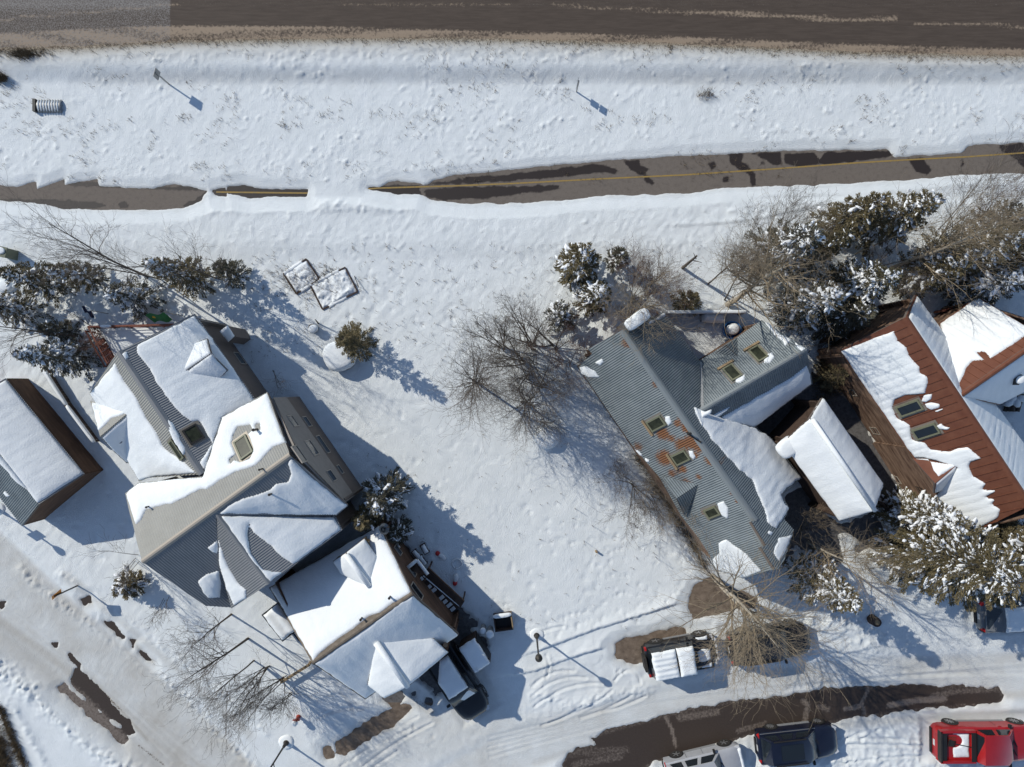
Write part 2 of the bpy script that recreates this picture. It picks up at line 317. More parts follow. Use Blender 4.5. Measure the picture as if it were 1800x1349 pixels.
def berm(line, width, height, rough, cl):
    global Z
    d, _ = pdist(PX, PY, line); w = np.exp(-(d / S / width) ** 2)
    Z = Z + w * (height + rough * fine + cl * 0.7 * np.maximum(0, clump - 0.25) + cl * 0.55 * np.maximum(0, clump2 - 0.22) + cl * 0.35 * np.maximum(0, lumpy - 0.3) + 0.6 * rough * mid)
berm([(40, 1002), (101, 1057), (176, 1105), (252, 1160), (328, 1226), (391, 1291), (455, 1352)], 0.32, 0.07, 0.07, 0.35)
berm([(110, 1006), (165, 1050), (222, 1085), (267, 1118), (322, 1160), (400, 1225), (470, 1285)], 0.28, 0.05, 0.05, 0.22)
berm([(-40, 1130), (0, 1172), (76, 1226), (139, 1281), (227, 1349), (290, 1400)], 0.6, 0.12, 0.16, 0.45)
berm([(-20, 1215), (28, 1240), (60, 1300), (90, 1360)], 0.25, 0.10, 0.06, 0.2)
berm([(1420, 1080), (1450, 1095), (1495, 1105), (1530, 1120)], 0.9, 0.12, 0.10, 0.3)
berm([(950, 1215), (1000, 1240), (1050, 1225), (1140, 1210)], 0.35, 0.05, 0.06, 0.25)
berm([(1440, 1290), (1560, 1296), (1640, 1300)], 0.9, 0.05, 0.05, 0.12); berm([(1290, 1340), (1480, 1335), (1640, 1340), (1800, 1345)], 0.7, 0.08, 0.08, 0.2)
berm([(-40, 360), (200, 376), (500, 365), (800, 368), (1100, 352), (1500, 330), (1850, 312)], 0.28, 0.08, 0.06, 0.1)
berm([(1260, 1030), (1330, 1045)], 0.4, 0.05, 0.06, 0.2)
def edge(line, hgt, fall):                   # shovelled bank: high above the line, sharp drop below it
    global Z
    d, s = pdist(PX, PY, line); q = d / S * s + 0.07 * fine + 0.06 * mid
    Z = Z + hgt * np.exp(-np.maximum(0, -q) / fall) * (1 - sst(-0.02, 0.11, q)) * (0.8 + 0.5 * mid)
edge([(942, 1142), (952, 1138), (1002, 1119), (1050, 1101), (1120, 1080), (1199, 1056), (1222, 1048)], 0.20, 0.5)
edge([(905, 1183), (940, 1176), (1015, 1149), (1075, 1131), (1115, 1114), (1153, 1104), (1200, 1092), (1260, 1082)], 0.17, 0.5)
edge([(578, 1310), (600, 1296), (640, 1274), (680, 1254), (690, 1245)], 0.2, 0.6)
edge([(-20, 372), (120, 378), (300, 372)], 0.08, 0.3); edge([(1190, 398), (1290, 392), (1340, 385), (1440, 360), (1520, 350)], 0.07, 0.3)
def track(line, w, dep, lip=0.5):
    global Z
    d, _ = pdist(PX, PY, line); d = d / S
    Z = Z - dep * np.exp(-(d / w) ** 2) + dep * lip * np.exp(-((d - 1.9 * w) / (0.7 * w)) ** 2)
def arc(x0, y0, x1, y1, bow, n=9):
    t = np.linspace(0, 1, n); nx, ny = (y1 - y0), -(x1 - x0)
    return [(x0 + (x1 - x0) * q + nx * bow * 4 * q * (1 - q), y0 + (y1 - y0) * q + ny * bow * 4 * q * (1 - q)) for q in t]
for a in [(935, 1205, 1010, 1178, .12), (935, 1222, 1030, 1190, .12), (940, 1240, 1060, 1200, .1), (952, 1275, 1030, 1235, -.04), (965, 1270, 1075, 1212, -.05), (1020, 1262, 1110, 1220, -.04), (1060, 1250, 1135, 1222, -.04), (1080, 1195, 1130, 1178, .2), (1095, 1180, 1125, 1200, .3),
          (620, 1335, 735, 1258, .03), (640, 1345, 760, 1270, .03), (655, 1348, 700, 1318, 0), (600, 1345, 720, 1280, .02), (1482, 1296, 1640, 1301, .01), (1485, 1308, 1640, 1310, .01), (1480, 1338, 1640, 1326, .02), (1480, 1300, 1530, 1282, .05), (1510, 1300, 1545, 1280, .05),
          (560, 1262, 640, 1245, .1), (600, 1215, 625, 1260, .1), (640, 1195, 660, 1235, .1), (1100, 1130, 1085, 1180, .2), (1300, 1180, 1340, 1172, .1), (960, 1150, 960, 1190, .1), (930, 1120, 990, 1100, .05), (560, 1130, 590, 1150, .2)]:
    track(arc(*a), 0.075, 0.06)
for k in range(4): track(arc(-60 + 22 * k, 1010 + 22 * k, 300 + 30 * k, 1340 + 6 * k, 0.02), 0.10, 0.022, 0.5)
for k in range(5): track(arc(860, 1330 - 9 * k, 1800, 1172 + 3 * k, 0.03, 14), 0.09, 0.020, 0.5)
# footprints
prints = []
def trail(x0, y0, x1, y1, n, sp=5):
    for i in range(n):
        t = i / max(1, n - 1); prints.append((x0 + (x1 - x0) * t + random.uniform(-sp, sp), y0 + (y1 - y0) * t + random.uniform(-sp, sp)))
trail(1130, 915, 1060, 1000, 12); trail(1060, 1000, 1190, 1060, 14, 8); trail(870, 1050, 935, 1105, 16, 9); trail(930, 1110, 1110, 1040, 26); trail(950, 1120, 1200, 1040, 30); trail(1190, 960, 1230, 1030, 20, 14); trail(640, 1225, 760, 1300, 20, 25); trail(500, 1150, 640, 1220, 24, 20); trail(760, 850, 1000, 900, 14, 40)
trail(1020, 660, 1100, 760, 16, 20); trail(420, 520, 640, 470, 18, 25); trail(1080, 450, 1240, 420, 18, 15); trail(1490, 1110, 1600, 1130, 30, 30); trail(690, 790, 800, 960, 12, 20)
for i in range(70): prints.append((random.uniform(930, 1230), random.uniform(900, 1110)))
for i in range(110): prints.append((random.uniform(480, 1010), random.uniform(430, 640)))
for fx, fy in prints:
    X0, Y0 = (fx - CX) / S, -(fy - CY) / S
    i0 = int((X0 + 31.2) / RES); j0 = int((Y0 + 23.6) / RES); r = 5
    sl = (slice(max(0, j0 - r), j0 + r), slice(max(0, i0 - r), i0 + r)); q = random.uniform(0.07, 0.13)
    dx = GX[sl] - X0; dy = GY[sl] - Y0; Z[sl] -= random.uniform(0.02, 0.06) * np.exp(-(dx * dx * 1.4 + dy * dy) / q ** 2)
# bare patches: the snow dips below the pavement sheet
Z = np.maximum(Z, 0.014 + .004 * fine)
dirt = np.zeros_like(Z); grit = np.zeros_like(Z); BZ = np.full(Z.shape, -9.0)
en = 0.10 * fbm(GX / 0.7, GY / 0.7, 71, 4) + 0.04 * fine
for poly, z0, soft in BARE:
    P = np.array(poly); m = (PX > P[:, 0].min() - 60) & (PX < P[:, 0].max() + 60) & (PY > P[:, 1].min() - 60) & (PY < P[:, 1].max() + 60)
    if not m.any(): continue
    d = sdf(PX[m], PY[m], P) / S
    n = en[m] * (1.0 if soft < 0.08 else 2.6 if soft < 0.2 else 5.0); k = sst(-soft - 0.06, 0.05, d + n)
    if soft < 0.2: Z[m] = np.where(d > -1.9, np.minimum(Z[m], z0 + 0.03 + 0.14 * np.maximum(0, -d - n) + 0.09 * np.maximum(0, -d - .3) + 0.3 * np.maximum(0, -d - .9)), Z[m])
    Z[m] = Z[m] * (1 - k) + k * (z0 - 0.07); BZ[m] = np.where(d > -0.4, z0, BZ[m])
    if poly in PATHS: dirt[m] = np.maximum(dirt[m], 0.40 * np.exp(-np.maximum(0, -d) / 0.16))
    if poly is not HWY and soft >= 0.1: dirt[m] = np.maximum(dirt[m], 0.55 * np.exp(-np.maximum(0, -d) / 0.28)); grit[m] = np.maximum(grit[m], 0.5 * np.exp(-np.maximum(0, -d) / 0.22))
def smear(line, w, amt, arr, soft=1.0):
    d, _ = pdist(PX, PY, line); np.maximum(arr, amt * np.exp(-(d / S / w) ** 2), out=arr)
hwb = [(-60, 92), (150, 85), (330, 74), (600, 70), (800, 70), (1000, 74), (1200, 80), (1500, 94), (1860, 102)]
dh, sh = pdist(PX, PY, hwb); np.maximum(dirt, (0.95 * np.exp(-dh / S / 0.5)) * ((sh > 0) | (dh < 25)) + 0.30 * np.exp(-(dh / S / 1.3) ** 2), out=dirt); np.maximum(grit, (0.26 * np.exp(-dh / S / 0.3) + 0.44 * np.exp(-(dh / S / 1.2) ** 2)) * ((sh > 0) | (dh < 25)), out=grit)
np.maximum(dirt, (0.20 + 0.12 * big) * np.exp(-((PY - 138 - 8 * big) / 16) ** 2) * sst(60, 200, PX), out=dirt); np.maximum(dirt, 0.16 * np.exp(-((PY - 112) / 22) ** 2) * (0.7 + .6 * mid), out=dirt)
np.maximum(dirt, road * (0.46 + 0.26 * mid + 0.16 * big), out=dirt); np.maximum(dirt, (0.32 + 0.22 * mid) * road2 * (PX > 640), out=dirt); smear([(560, 1400), (700, 1300), (860, 1275)], 2.2, 0.30, dirt); smear([(950, 1180), (1100, 1210), (1300, 1195)], 1.2, 0.16, dirt); smear([(1480, 1150), (1800, 1130)], 1.2, 0.10, dirt)
smear([(120, 1015), (222, 1098), (320, 1180), (440, 1290)], 0.35, 0.32, dirt)
smear([(-60, 1075), (60, 1160), (200, 1280), (300, 1370)], 1.1, 0.55, dirt)
smear([(-40, 1062), (40, 1120), (110, 1170), (190, 1240), (280, 1310), (360, 1370)], 0.55, 0.62, dirt); smear([(-40, 1100), (60, 1170), (110, 1215)], 0.35, 0.50, dirt)
smear([(150, 1185), (230, 1260), (330, 1330), (400, 1375)], 0.5, 0.55, dirt); smear([(170, 1205), (215, 1250), (260, 1300)], 0.18, 0.75, dirt); smear([(170, 1205), (215, 1250)], 0.14, 0.7, grit); smear([(245, 1310), (290, 1345)], 0.15, 0.65, grit)
smear([(940, 1340), (1000, 1320), (1090, 1288)], 0.35, 0.4, dirt); smear([(1750, 1220), (1860, 1218)], 0.35, 0.5, dirt); smear([(1440, 1275), (1600, 1262), (1860, 1250)], 0.35, 0.42, dirt); smear([(700, 1340), (860, 1290), (1000, 1262)], 0.8, 0.28, dirt)
smear([(1380, 1172), (1500, 1178), (1660, 1162), (1760, 1160)], 0.4, 0.2, dirt); smear([(690, 1235), (745, 1240), (770, 1265)], 0.5, 0.4, dirt); smear([(725, 1225), (760, 1250)], 0.35, 0.55, grit)
np.maximum(grit, 0.30 * np.exp(-(dd / S / 1.6) ** 2) * (0.6 + 0.9 * big), out=grit); smear([(55, 1014), (150, 1085), (252, 1160), (330, 1228)], 0.25, 0.22, dirt)
smear([(150, 1050), (270, 1165)], 0.28, 0.42, grit)
smear([(0, 1240), (20, 1290), (40, 1330), (50, 1370)], 0.13, 0.95, grit); smear([(0, 1300), (10, 1360)], 0.5, 0.75, grit); smear([(960, 1176), (1000, 1178)], 0.1, 0.6, grit)
smear([(1150, 850), (1200, 925), (1240, 1000)], 0.20, 0.70, grit); smear([(1110, 800), (1240, 1000)], 0.4, 0.5, dirt); smear([(1030, 640), (1040, 680), (1100, 780)], 0.2, 0.6, grit)
smear([(1440, 640), (1460, 690)], 0.5, 0.9, dirt); smear([(500, 470), (545, 500), (600, 500)], 0.6, 0.2, grit); smear([(20, 100), (80, 104)], 0.35, 0.62, grit)
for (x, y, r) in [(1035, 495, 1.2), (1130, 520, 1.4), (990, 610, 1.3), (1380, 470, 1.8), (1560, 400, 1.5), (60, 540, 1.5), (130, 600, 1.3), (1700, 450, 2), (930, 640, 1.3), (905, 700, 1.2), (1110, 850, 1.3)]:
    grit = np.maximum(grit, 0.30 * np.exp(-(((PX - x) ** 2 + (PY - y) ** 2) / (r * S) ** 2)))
for (cx_, cy_, an, L_, w_) in [(1713, 1291, .5, 6.2, 2.5), (1392, 1294, 6.5, 5.0, 2.3), (1232, 1336, 13.5, 5, 2.3), (1344, 1122, 9, 5, 2.3), (804, 1186, -57, 5.2, 2.4), (1774, 1071, 3.5, 5, 2.3), (1190, 1141, 10.5, 4.5, 2.3)]:
    a_ = math.radians(an); dx = GX - (cx_ - CX) / S; dy = GY + (cy_ - CY) / S; u_ = np.abs(dx * math.cos(a_) + dy * math.sin(a_)) - L_ / 2; v_ = np.abs(-dx * math.sin(a_) + dy * math.cos(a_)) - w_ / 2
    k = 1 - sst(-0.1, 0.35, np.maximum(u_, v_)); Z = np.where(Z > 0.03, Z * (1 - k) + k * np.minimum(Z, 0.035 + .01 * fine), Z)
ed = np.minimum(np.minimum(GX + 31.2, 31.3 - GX), np.minimum(GY + 23.6, 23.7 - GY)); Z = Z * sst(0, 0.8, ed) + (-0.02) * (1 - sst(0, 0.8, ed))
ny, nx = Z.shape; idx = np.arange(nx * ny).reshape(ny, nx)
quads = np.stack([idx[:-1, :-1], idx[:-1, 1:], idx[1:, 1:], idx[1:, :-1]], -1).reshape(-1, 4)
keep = (Z > BZ - 0.06).ravel(); quads = quads[keep[quads].any(1)]
mk('snow_ground', np.stack([GX, GY, Z], -1).reshape(-1, 3), quads, M['snow'], smooth=True, attrs={'dirt': dirt.ravel(), 'grit': grit.ravel()}, kind='structure')
def gz(px, py):
    i = int(np.clip(round(((px - CX) / S + 31.2) / RES), 0, nx - 1)); j = int(np.clip(round((-(py - CY) / S + 23.6) / RES), 0, ny - 1))
    return max(float(Z[j, i]), float(BZ[j, i]) if BZ[j, i] > -1 else -9)
def G(px, py, dz=0.0):
    p = W(px, py); return np.array([p[0], p[1], gz(px, py) + dz])
# ring of plain snow and roads beyond the frame
E = 31.0; N_ = 23.4; B_ = 900.0
mk('far_snow', [(-B_, -B_, -.03), (B_, -B_, -.03), (B_, B_, -.03), (-B_, B_, -.03)], [[0, 1, 2, 3]], M['snow'], kind='structure')
def sheet(name, x0, y0, x1, y1, z, mat, res, attrs):
    nx_ = max(2, int(abs(x1 - x0) / S / res)); ny_ = max(2, int(abs(y1 - y0) / S / res))
    a, b = np.meshgrid(np.linspace(x0, x1, nx_ + 1), np.linspace(y1, y0, ny_ + 1)); V = np.stack([(a - CX) / S, -(b - CY) / S, np.full(a.shape, z)], -1).reshape(-1, 3)
    i = np.arange((nx_ + 1) * (ny_ + 1)).reshape(ny_ + 1, nx_ + 1)
    Q = np.stack([i[:-1, :-1], i[:-1, 1:], i[1:, 1:], i[1:, :-1]], -1).reshape(-1, 4)
    return mk(name, V, Q, mat, attrs={k: f(a, b).ravel() for k, f in attrs.items()}, kind='structure')
def strip_line(a, b, line, w):
    d, _ = pdist(a, b, line); return 1 - sst(w * 0.3, w, d)
def hw_sand(a, b):
    l = [(-100, 60), (0, 58), (150, 50), (310, 44), (600, 47), (1000, 58), (1200, 64), (1500, 77), (1900, 88)]
    d, s = pdist(a, b, l); v = np.where(s > 0, sst(0, 8, d) * (0.66 + 0.16 * np.sin(d * 0.75 + 1.5 * vnoise(a / 160, b / 40, 5)) + 0.0 * d), 0.0)
    v = np.maximum(v, 0.48 * strip_line(a, b, [(970, 14), (1060, 20), (1180, 25), (1210, 30)], 7)); v = np.maximum(v, 0.64 * strip_line(a, b, [(1210, 26), (1350, 32), (1480, 40), (1570, 38)], 8))
    v = np.maximum(v, 0.56 * strip_line(a, b, [(1600, 46), (1720, 48), (1800, 52), (1900, 56)], 6)); v = np.maximum(v, 0.55 * strip_line(a, b, [(-100, 40), (20, 39), (80, 32), (160, 27), (320, 12)], 6)); v = np.maximum(v, 0.42 * strip_line(a, b, [(600, 12), (900, 12)], 6))
    return np.maximum(v, np.where(b < -2 + (a - 1100) * 0.012, np.where(a > 900, 0.9, 0.0), 0.0))
def hw_salt(a, b): return np.where(a < 309, 0.66, 0.30) * np.where(np.abs(a - 309) < 3, 0.2, 1.0) + 0.15 * np.exp(-((b - 12) / 10) ** 2)
sheet('highway', -1500, -40, 3300, 114, 0.30, M['asphalt'], 0.22, {'sand': hw_sand, 'salt': hw_salt})
mk('highway_far_lane', [((-1500 - CX) / S, (CY + 40) / S, .30), ((3300 - CX) / S, (CY + 40) / S, .30), ((3300 - CX) / S, (CY + 300) / S, .30), ((-1500 - CX) / S, (CY + 300) / S, .30)], [[0, 1, 2, 3]], M['asphalt'], kind='structure')
WET = [[(735, 326), (765, 322), (830, 311), (900, 306), (960, 300), (1040, 290), (1065, 293), (1088, 299), (1080, 306), (1063, 303), (1000, 310), (900, 318), (830, 323)],
 [(742, 334), (800, 330), (900, 327), (965, 326), (983, 330), (960, 336), (900, 342), (850, 350), (780, 352), (748, 346)], [(1098, 283), (1122, 282), (1126, 292), (1140, 297), (1136, 305), (1152, 322), (1146, 328), (1136, 320), (1130, 308), (1110, 300)],
 [(1280, 270), (1305, 270), (1303, 286), (1318, 294), (1328, 306), (1328, 326), (1322, 325), (1318, 310), (1300, 298), (1285, 287)], [(1244, 287), (1256, 285), (1259, 293), (1250, 298)], [(1271, 313), (1281, 310), (1281, 319), (1272, 320)],
 [(1322, 270), (1372, 268), (1375, 289), (1360, 290), (1345, 280)], [(1378, 270), (1430, 268), (1440, 280), (1450, 268), (1565, 265), (1568, 275), (1500, 285), (1440, 290), (1400, 294), (1380, 288)], [(1594, 279), (1622, 278), (1640, 300), (1630, 308), (1610, 303)],
 [(1690, 272), (1694, 290), (1690, 291)], [(1758, 256), (1796, 252), (1830, 300), (1800, 295), (1780, 275), (1762, 266)], [(1100, 329), (1105, 329), (1104, 334)], [(972, 327), (982, 327), (980, 332)],
 [(-60, 352), (60, 350), (110, 352), (180, 357), (190, 364), (110, 372), (-60, 366)], [(205, 356), (222, 352), (225, 364), (212, 366)], [(400, 325), (545, 330), (545, 350), (400, 350)], [(370, 330), (398, 330), (398, 348), (370, 346)], [(640, 325), (735, 326), (742, 345), (640, 340)], [(110, 318), (310, 330), (330, 324), (370, 336), (290, 333), (120, 326)],
 [(318, 362), (345, 350), (364, 337), (360, 352), (330, 367)], [(1335, 284), (1345, 283), (1346, 291), (1336, 291)]]
wn1 = None
def path_wet(a, b):
    v = np.full(a.shape, -1.0); n = 3.6 * fbm(a / 11, b / 11, 81, 3)
    for p in WET: v = np.maximum(v, sdf(a, b, p) + n)
    v = np.maximum(v, 0) * 0 + v
    return np.clip(0.5 + v / 16.0, 0, 1)
sheet('bike_path', -700, 228, 2500, 392, 0.0, M['path'], 0.10, {'wet': path_wet})
ln = [(380, 338), (560, 340), (665, 331), (800, 327), (900, 323), (1050, 315), (1200, 308), (1350, 298), (1500, 287), (1600, 281), (1700, 276), (1900, 262)]
V = []; Fq = []
for i, (x, y) in enumerate(ln):
    for s_ in (-1, 1): V.append(W(x, y + s_ * 1.3, 0) + np.array([0, 0, 0.005]))
    if i: Fq.append([2 * i - 2, 2 * i, 2 * i + 1, 2 * i - 1])
mk('path_centre_line', V, Fq, M['yellow'], kind='structure')
def st_sand(a, b):
    v = np.zeros(a.shape)
    for l, w_, k in [([(1195, 1262), (1260, 1252)], 8, .62), ([(1298, 1285), (1345, 1272)], 6, .6), ([(1412, 1232), (1420, 1240), (1414, 1270)], 6, .7), ([(1170, 1262), (1180, 1280), (1188, 1312)], 4, .8), ([(1440, 1242), (1455, 1246)], 7, .6), ([(1563, 1240), (1610, 1232), (1660, 1229)], 6, .85), ([(1485, 1247), (1512, 1242)], 5, .8), ([(1526, 1212), (1515, 1235), (1520, 1255)], 4, .75),
                    ([(1000, 1325), (1100, 1318)], 9, .5), ([(1010, 1345), (1090, 1330)], 8, .55), ([(1640, 1222), (1690, 1215), (1750, 1212)], 6, .6)]:
        v = np.maximum(v, k * strip_line(a, b, l, w_ * 1.6))
    return np.maximum(v, 0.5 * np.exp(-np.maximum(0, sdf(a, b, STREET)) / 4.0))
sheet('street', 960, 1180, 1800, 1374, 0.004, M['wetroad'], 0.14, {'sand': st_sand})
sheet('side_street', -40, 1020, 300, 1330, 0.002, M['wetroad'], 0.3, {'sand': lambda a, b: 0.75 * strip_line(a, b, [(104, 1205), (228, 1303)], 30) * (1 - strip_line(a, b, [(140, 1190), (230, 1285)], 14))})
sheet('parking_area', 555, 1000, 1350, 1345, 0.003, M['dirtlot'], 2.0, {}); 
sheet('alley_ground_and_shade', 1320, 640, 1650, 1015, 0.0035, M['darklot_shade'], 2.0, {}); sheet('gravel_yard', 590, 840, 865, 1235, 0.0055, M['darklot_shade'], 2.0, {})  # first sheet: ground whose dark colour also stands in for garage shade

# ---------------------------------------------------------------- building helpers
class Pl:                                    # a roof or wall plane through three (photo pixel, height) points
    def __init__(s, a, b, c, world=False):
        a, b, c = [np.array(p, float) if world else W(*p) for p in (a, b, c)]
        n = np.cross(b - a, c - a); n /= np.linalg.norm(n)
        if n[2] < 0: n = -n
        s.n = n; s.o = a
        u = np.cross([0, 0, 1.0], n); l = np.linalg.norm(u); s.u = u / l if l > 1e-6 else np.array([1.0, 0, 0]); s.v = np.cross(s.n, s.u)   # v points upslope
    def hit(s, px, py):
        d = np.array([(px - CX) / F, -(py - CY) / F, -1.0]); c = np.array([0, 0, H]); t = ((s.o - c) @ s.n) / (d @ s.n); return c + t * d
    def z(s, px, py): return float(s.hit(px, py)[2])
    def at(s, X, Y): return s.o[2] - (s.n[0] * (X - s.o[0]) + s.n[1] * (Y - s.o[1])) / s.n[2]
    def uv(s, P): q = np.asarray(P) - s.o; return q @ s.u, q @ s.v
    def P(s, u, v, h=0): return s.o + np.multiply.outer(u, s.u) + np.multiply.outer(v, s.v) + np.multiply.outer(h if np.ndim(h) else np.full(np.shape(u), h), s.n)
    def poly(s, px): return np.array([s.hit(*p) for p in px])

def clip(poly, f, lo, hi):
    for sgn, lim in ((1, lo), (-1, hi)):
        out = []
        for i in range(len(poly)):
            a, b = poly[i], poly[(i + 1) % len(poly)]; fa, fb = sgn * (f(a) - lim), sgn * (f(b) - lim)
            if fa >= 0: out.append(a)
            if (fa >= 0) != (fb >= 0): t = fa / (fa - fb); out.append(a + (b - a) * t)
        poly = out
        if len(poly) < 3: return []
    return poly
def strips(P, o, axis, n, pitch, amp, prof='tri', vaxis=None, vpitch=None):
    f = lambda p: float((p - o) @ axis); vals = [f(p) for p in P]; k0 = math.floor(min(vals) / pitch); k1 = math.ceil(max(vals) / pitch)
    V = []; Fc = []
    for k in range(k0, k1):
        q = clip(list(P), f, k * pitch, (k + 1) * pitch)
        if not q: continue
        qs = [q]
        if vpitch:
            g = lambda p: float((p - o) @ vaxis); gv = [g(p) for p in q]; qs = []
            for j in range(math.floor(min(gv) / vpitch), math.ceil(max(gv) / vpitch)):
                r = clip(q, g, j * vpitch, (j + 1) * vpitch)
                if r: qs.append(r)
        for q in qs:
            b = len(V)
            for p in q:
                t = f(p) / pitch - k
                h = amp * (t if k % 2 == 0 else 1 - t) if prof == 'tri' else (amp * (1 - t) if prof == 'lap' else 0.0)
                V.append(p + n * h)
            Fc.append(list(range(b, b + len(q))))
    return V, Fc
def roof(root, pl, px, mat, prof='tri', pitch=0.12, amp=0.04, deck=0.14, vp=None, rust=None, name='roof_sheet', dm='sidingdark'):
    P = pl.poly(px); a = W
    if name == 'panels':
        f = lambda p: float((p - pl.o) @ pl.u); vals = [f(p) for p in P]
        for k in range(math.floor(min(vals) / pitch), math.ceil(max(vals) / pitch)):
            q = clip(list(P), f, k * pitch + 0.006, (k + 1) * pitch - 0.006)
            if not q: continue
            MB().prism(np.array(q) - pl.n * 0.012, pl.n * (0.012 + 0.002 * (k % 2))).done('roof_panel', mat, root)
            ls = [p for p in clip(list(P), f, k * pitch - 0.012, k * pitch + 0.012)]
            if len(ls) > 2: MB().prism(np.array(ls), pl.n * 0.035).done('standing_seam', mat, root)
    else:
        if mat in (M['greymetal'], M['tanmetal']): amp *= 0.7
        V, Fc = strips(P, pl.o, pl.u, pl.n, pitch / 2, amp, prof, pl.v, vp)
        at = None
        if rust:
            Va = np.array(V); r = np.zeros(len(Va))
            for (x, y, rad, k) in rust:
                rad *= 1.2
                c = pl.hit(x, y); r = np.maximum(r, k * np.clip(1.25 - np.linalg.norm(Va - c, axis=1) / rad, 0, 1))
            at = {'rust': r}
        mk(name, V, Fc, mat, root, attrs=at)
    MB().prism(P - pl.n * 0.018, -pl.n * deck).done('roof_deck', M[dm], root)
    return P
def snow(root, pl, px, T=0.14, soft=0.10, rough=0.05, res=0.085, lump=0.03, name='roof_snow', mat=None, seams=None, holes=()):
    T = T * 0.8; P = pl.poly(px); pu, pv = pl.uv(P); poly = np.stack([pu, pv], 1)
    a = np.arange(pu.min() - 0.3, pu.max() + 0.3 + res, res); b = np.arange(pv.min() - 0.3, pv.max() + 0.3 + res, res)
    U, Vv = np.meshgrid(a, b); d = sdf(U, Vv, poly); sx = float(pl.o[0] + pl.o[1])
    for hp in holes:
        hu, hv = pl.uv(pl.poly(hp)); d = np.minimum(d, -sdf(U, Vv, np.stack([hu, hv], 1)))
    d = d + 1.25 * rough * fbm(U / 0.4 + sx, Vv / 0.45, 91, 5) - rough * 0.2
    dp = np.maximum(0, d); t0 = min(T, 0.055); h = -0.05 + (t0 + 0.05) * sst(-0.03, 0.05, d) + (T - t0) * (1 - np.exp(-dp / (soft * 3.2)))
    h = h + sst(0, 0.3, d) * lump * (fbm(U / 1.1 + sx, Vv / 1.6, 95, 3) + 0.35 * fbm(U / 0.3, Vv / 0.5 + sx, 97, 2) + 0.5 * fbm(U / 0.22, Vv / 2.4 + sx, 98, 3))
    if seams:
        f = np.abs((U / seams) - np.round(U / seams)) * seams; h = h - sst(0.0, 0.3, d) * np.exp(-(f / 0.04) ** 2) * (T * 0.4) * np.clip(0.75 + fbm(U / 2, Vv / 1.0, 99, 2), 0.1, 1.3)
    gy_, gx_ = np.gradient(d, res); gl = np.maximum(gx_ ** 2 + gy_ ** 2, .25); mv = np.where(d < 0, np.clip(-d, 0, 2 * res), 0); U = U + mv * gx_ / gl; Vv = Vv + mv * gy_ / gl
    Vx = (pl.o + U[..., None] * pl.u + Vv[..., None] * pl.v + h[..., None] * pl.n)
    i = np.arange(U.size).reshape(U.shape); Q = np.stack([i[:-1, :-1], i[:-1, 1:], i[1:, 1:], i[1:, :-1]], -1).reshape(-1, 4)
    k = (d > 0.0).ravel(); Q = Q[k[Q].any(1)]
    used = np.unique(Q); m = np.zeros(U.size, int); m[used] = np.arange(len(used))
    return mk(name, Vx.reshape(-1, 3)[used], m[Q], mat or M['rsnow'], root, smooth=True)
def cap(root, a, b, r=0.09, mat=None, name='ridge_cap', lift=0.02, pl=None):
    a, b = np.array(a), np.array(b); d = (b - a) / np.linalg.norm(b - a); s = np.cross(d, [0, 0, 1.0]); s /= np.linalg.norm(s); u = np.array([0, 0, 1.0])
    sec = [-s * r * 1.6 - u * r * 0.75, -s * r * .5 + u * 0.035, s * r * .5 + u * 0.035, s * r * 1.6 - u * r * 0.75]
    V = [p + q + u * lift for p in (a, b) for q in sec]
    return mk(name, V, [[0, 1, 5, 4], [1, 2, 6, 5], [2, 3, 7, 6], [0, 4, 7, 3], [0, 3, 2, 1], [4, 5, 6, 7]], mat or M['ridge'], root)
class Wall:
    def __init__(s, root, a, b, tops, mat, lap=0.16, z0=-0.15, amp=0.018, name='wall', inset=0.0, toward=None, vert=False):
        """a, b: plan (x, y); tops: [(t, z), ...] along a->b"""
        a = np.array([a[0], a[1], 0.0]); b = np.array([b[0], b[1], 0.0]); d = b - a; L = np.linalg.norm(d); d /= L; n = np.array([d[1], -d[0], 0])
        c = np.array([toward[0], toward[1], 0.0]) if toward is not None else np.zeros(3)
        if n @ (c - (a + b) / 2) > 0: n = -n      # n points outward, away from the house
        a = a - n * inset; b = b - n * inset
        s.a, s.b, s.n, s.d, s.L = a, b, n, d, L
        P = [a + np.array([0, 0, z0]), b + np.array([0, 0, z0])] + [a + d * (t * L) + np.array([0, 0, z]) for t, z in reversed(tops)]
        s.pl = Pl(a, b, a + np.array([0, 0, 1.0]), world=True); s.pl.n = n; s.pl.o = a; s.pl.u = d; s.pl.v = np.array([0, 0, 1.0])
        ax = d if vert else np.array([0, 0, 1.0])
        V, Fc = strips(np.array(P), a, ax, n, lap, amp, 'lap'); mk(name, V, Fc, mat, root); s.root = root
        MB().prism(np.array(P) - n * 0.03, -n * 0.10).done('wall_core', mat, root)
    def window(s, px, py, w, h, frame='trimtan', sill=True, name='window', glass='glass', z=None, t=None):
        c = s.pl.hit(px, py) if t is None else s.a + s.d * t + np.array([0, 0, z]); u = s.d; v = np.array([0, 0, 1.0]); n = s.n; m = MB(); f = 0.06
        c = c + n * 0.035; ax = [u, n, v]; f = 0.04
        for (ou, ov, su, sv) in ((0, h / 2 + f / 2, w + 2 * f, f), (0, -h / 2 - f / 2, w + 2 * f, f), (-w / 2 - f / 2, 0, f, h), (w / 2 + f / 2, 0, f, h)): m.box(c + u * ou + v * ov, (su, 0.06, sv), ax)
        fr = m.done(name, M[frame], s.root)
        g = MB().box(c - n * 0.01, (w, 0.02, h), ax).done('pane', M[glass], fr, rel=False); g.parent = fr
        g.data.transform(Matrix.Translation(-Vector(s.root.location)))
        return fr
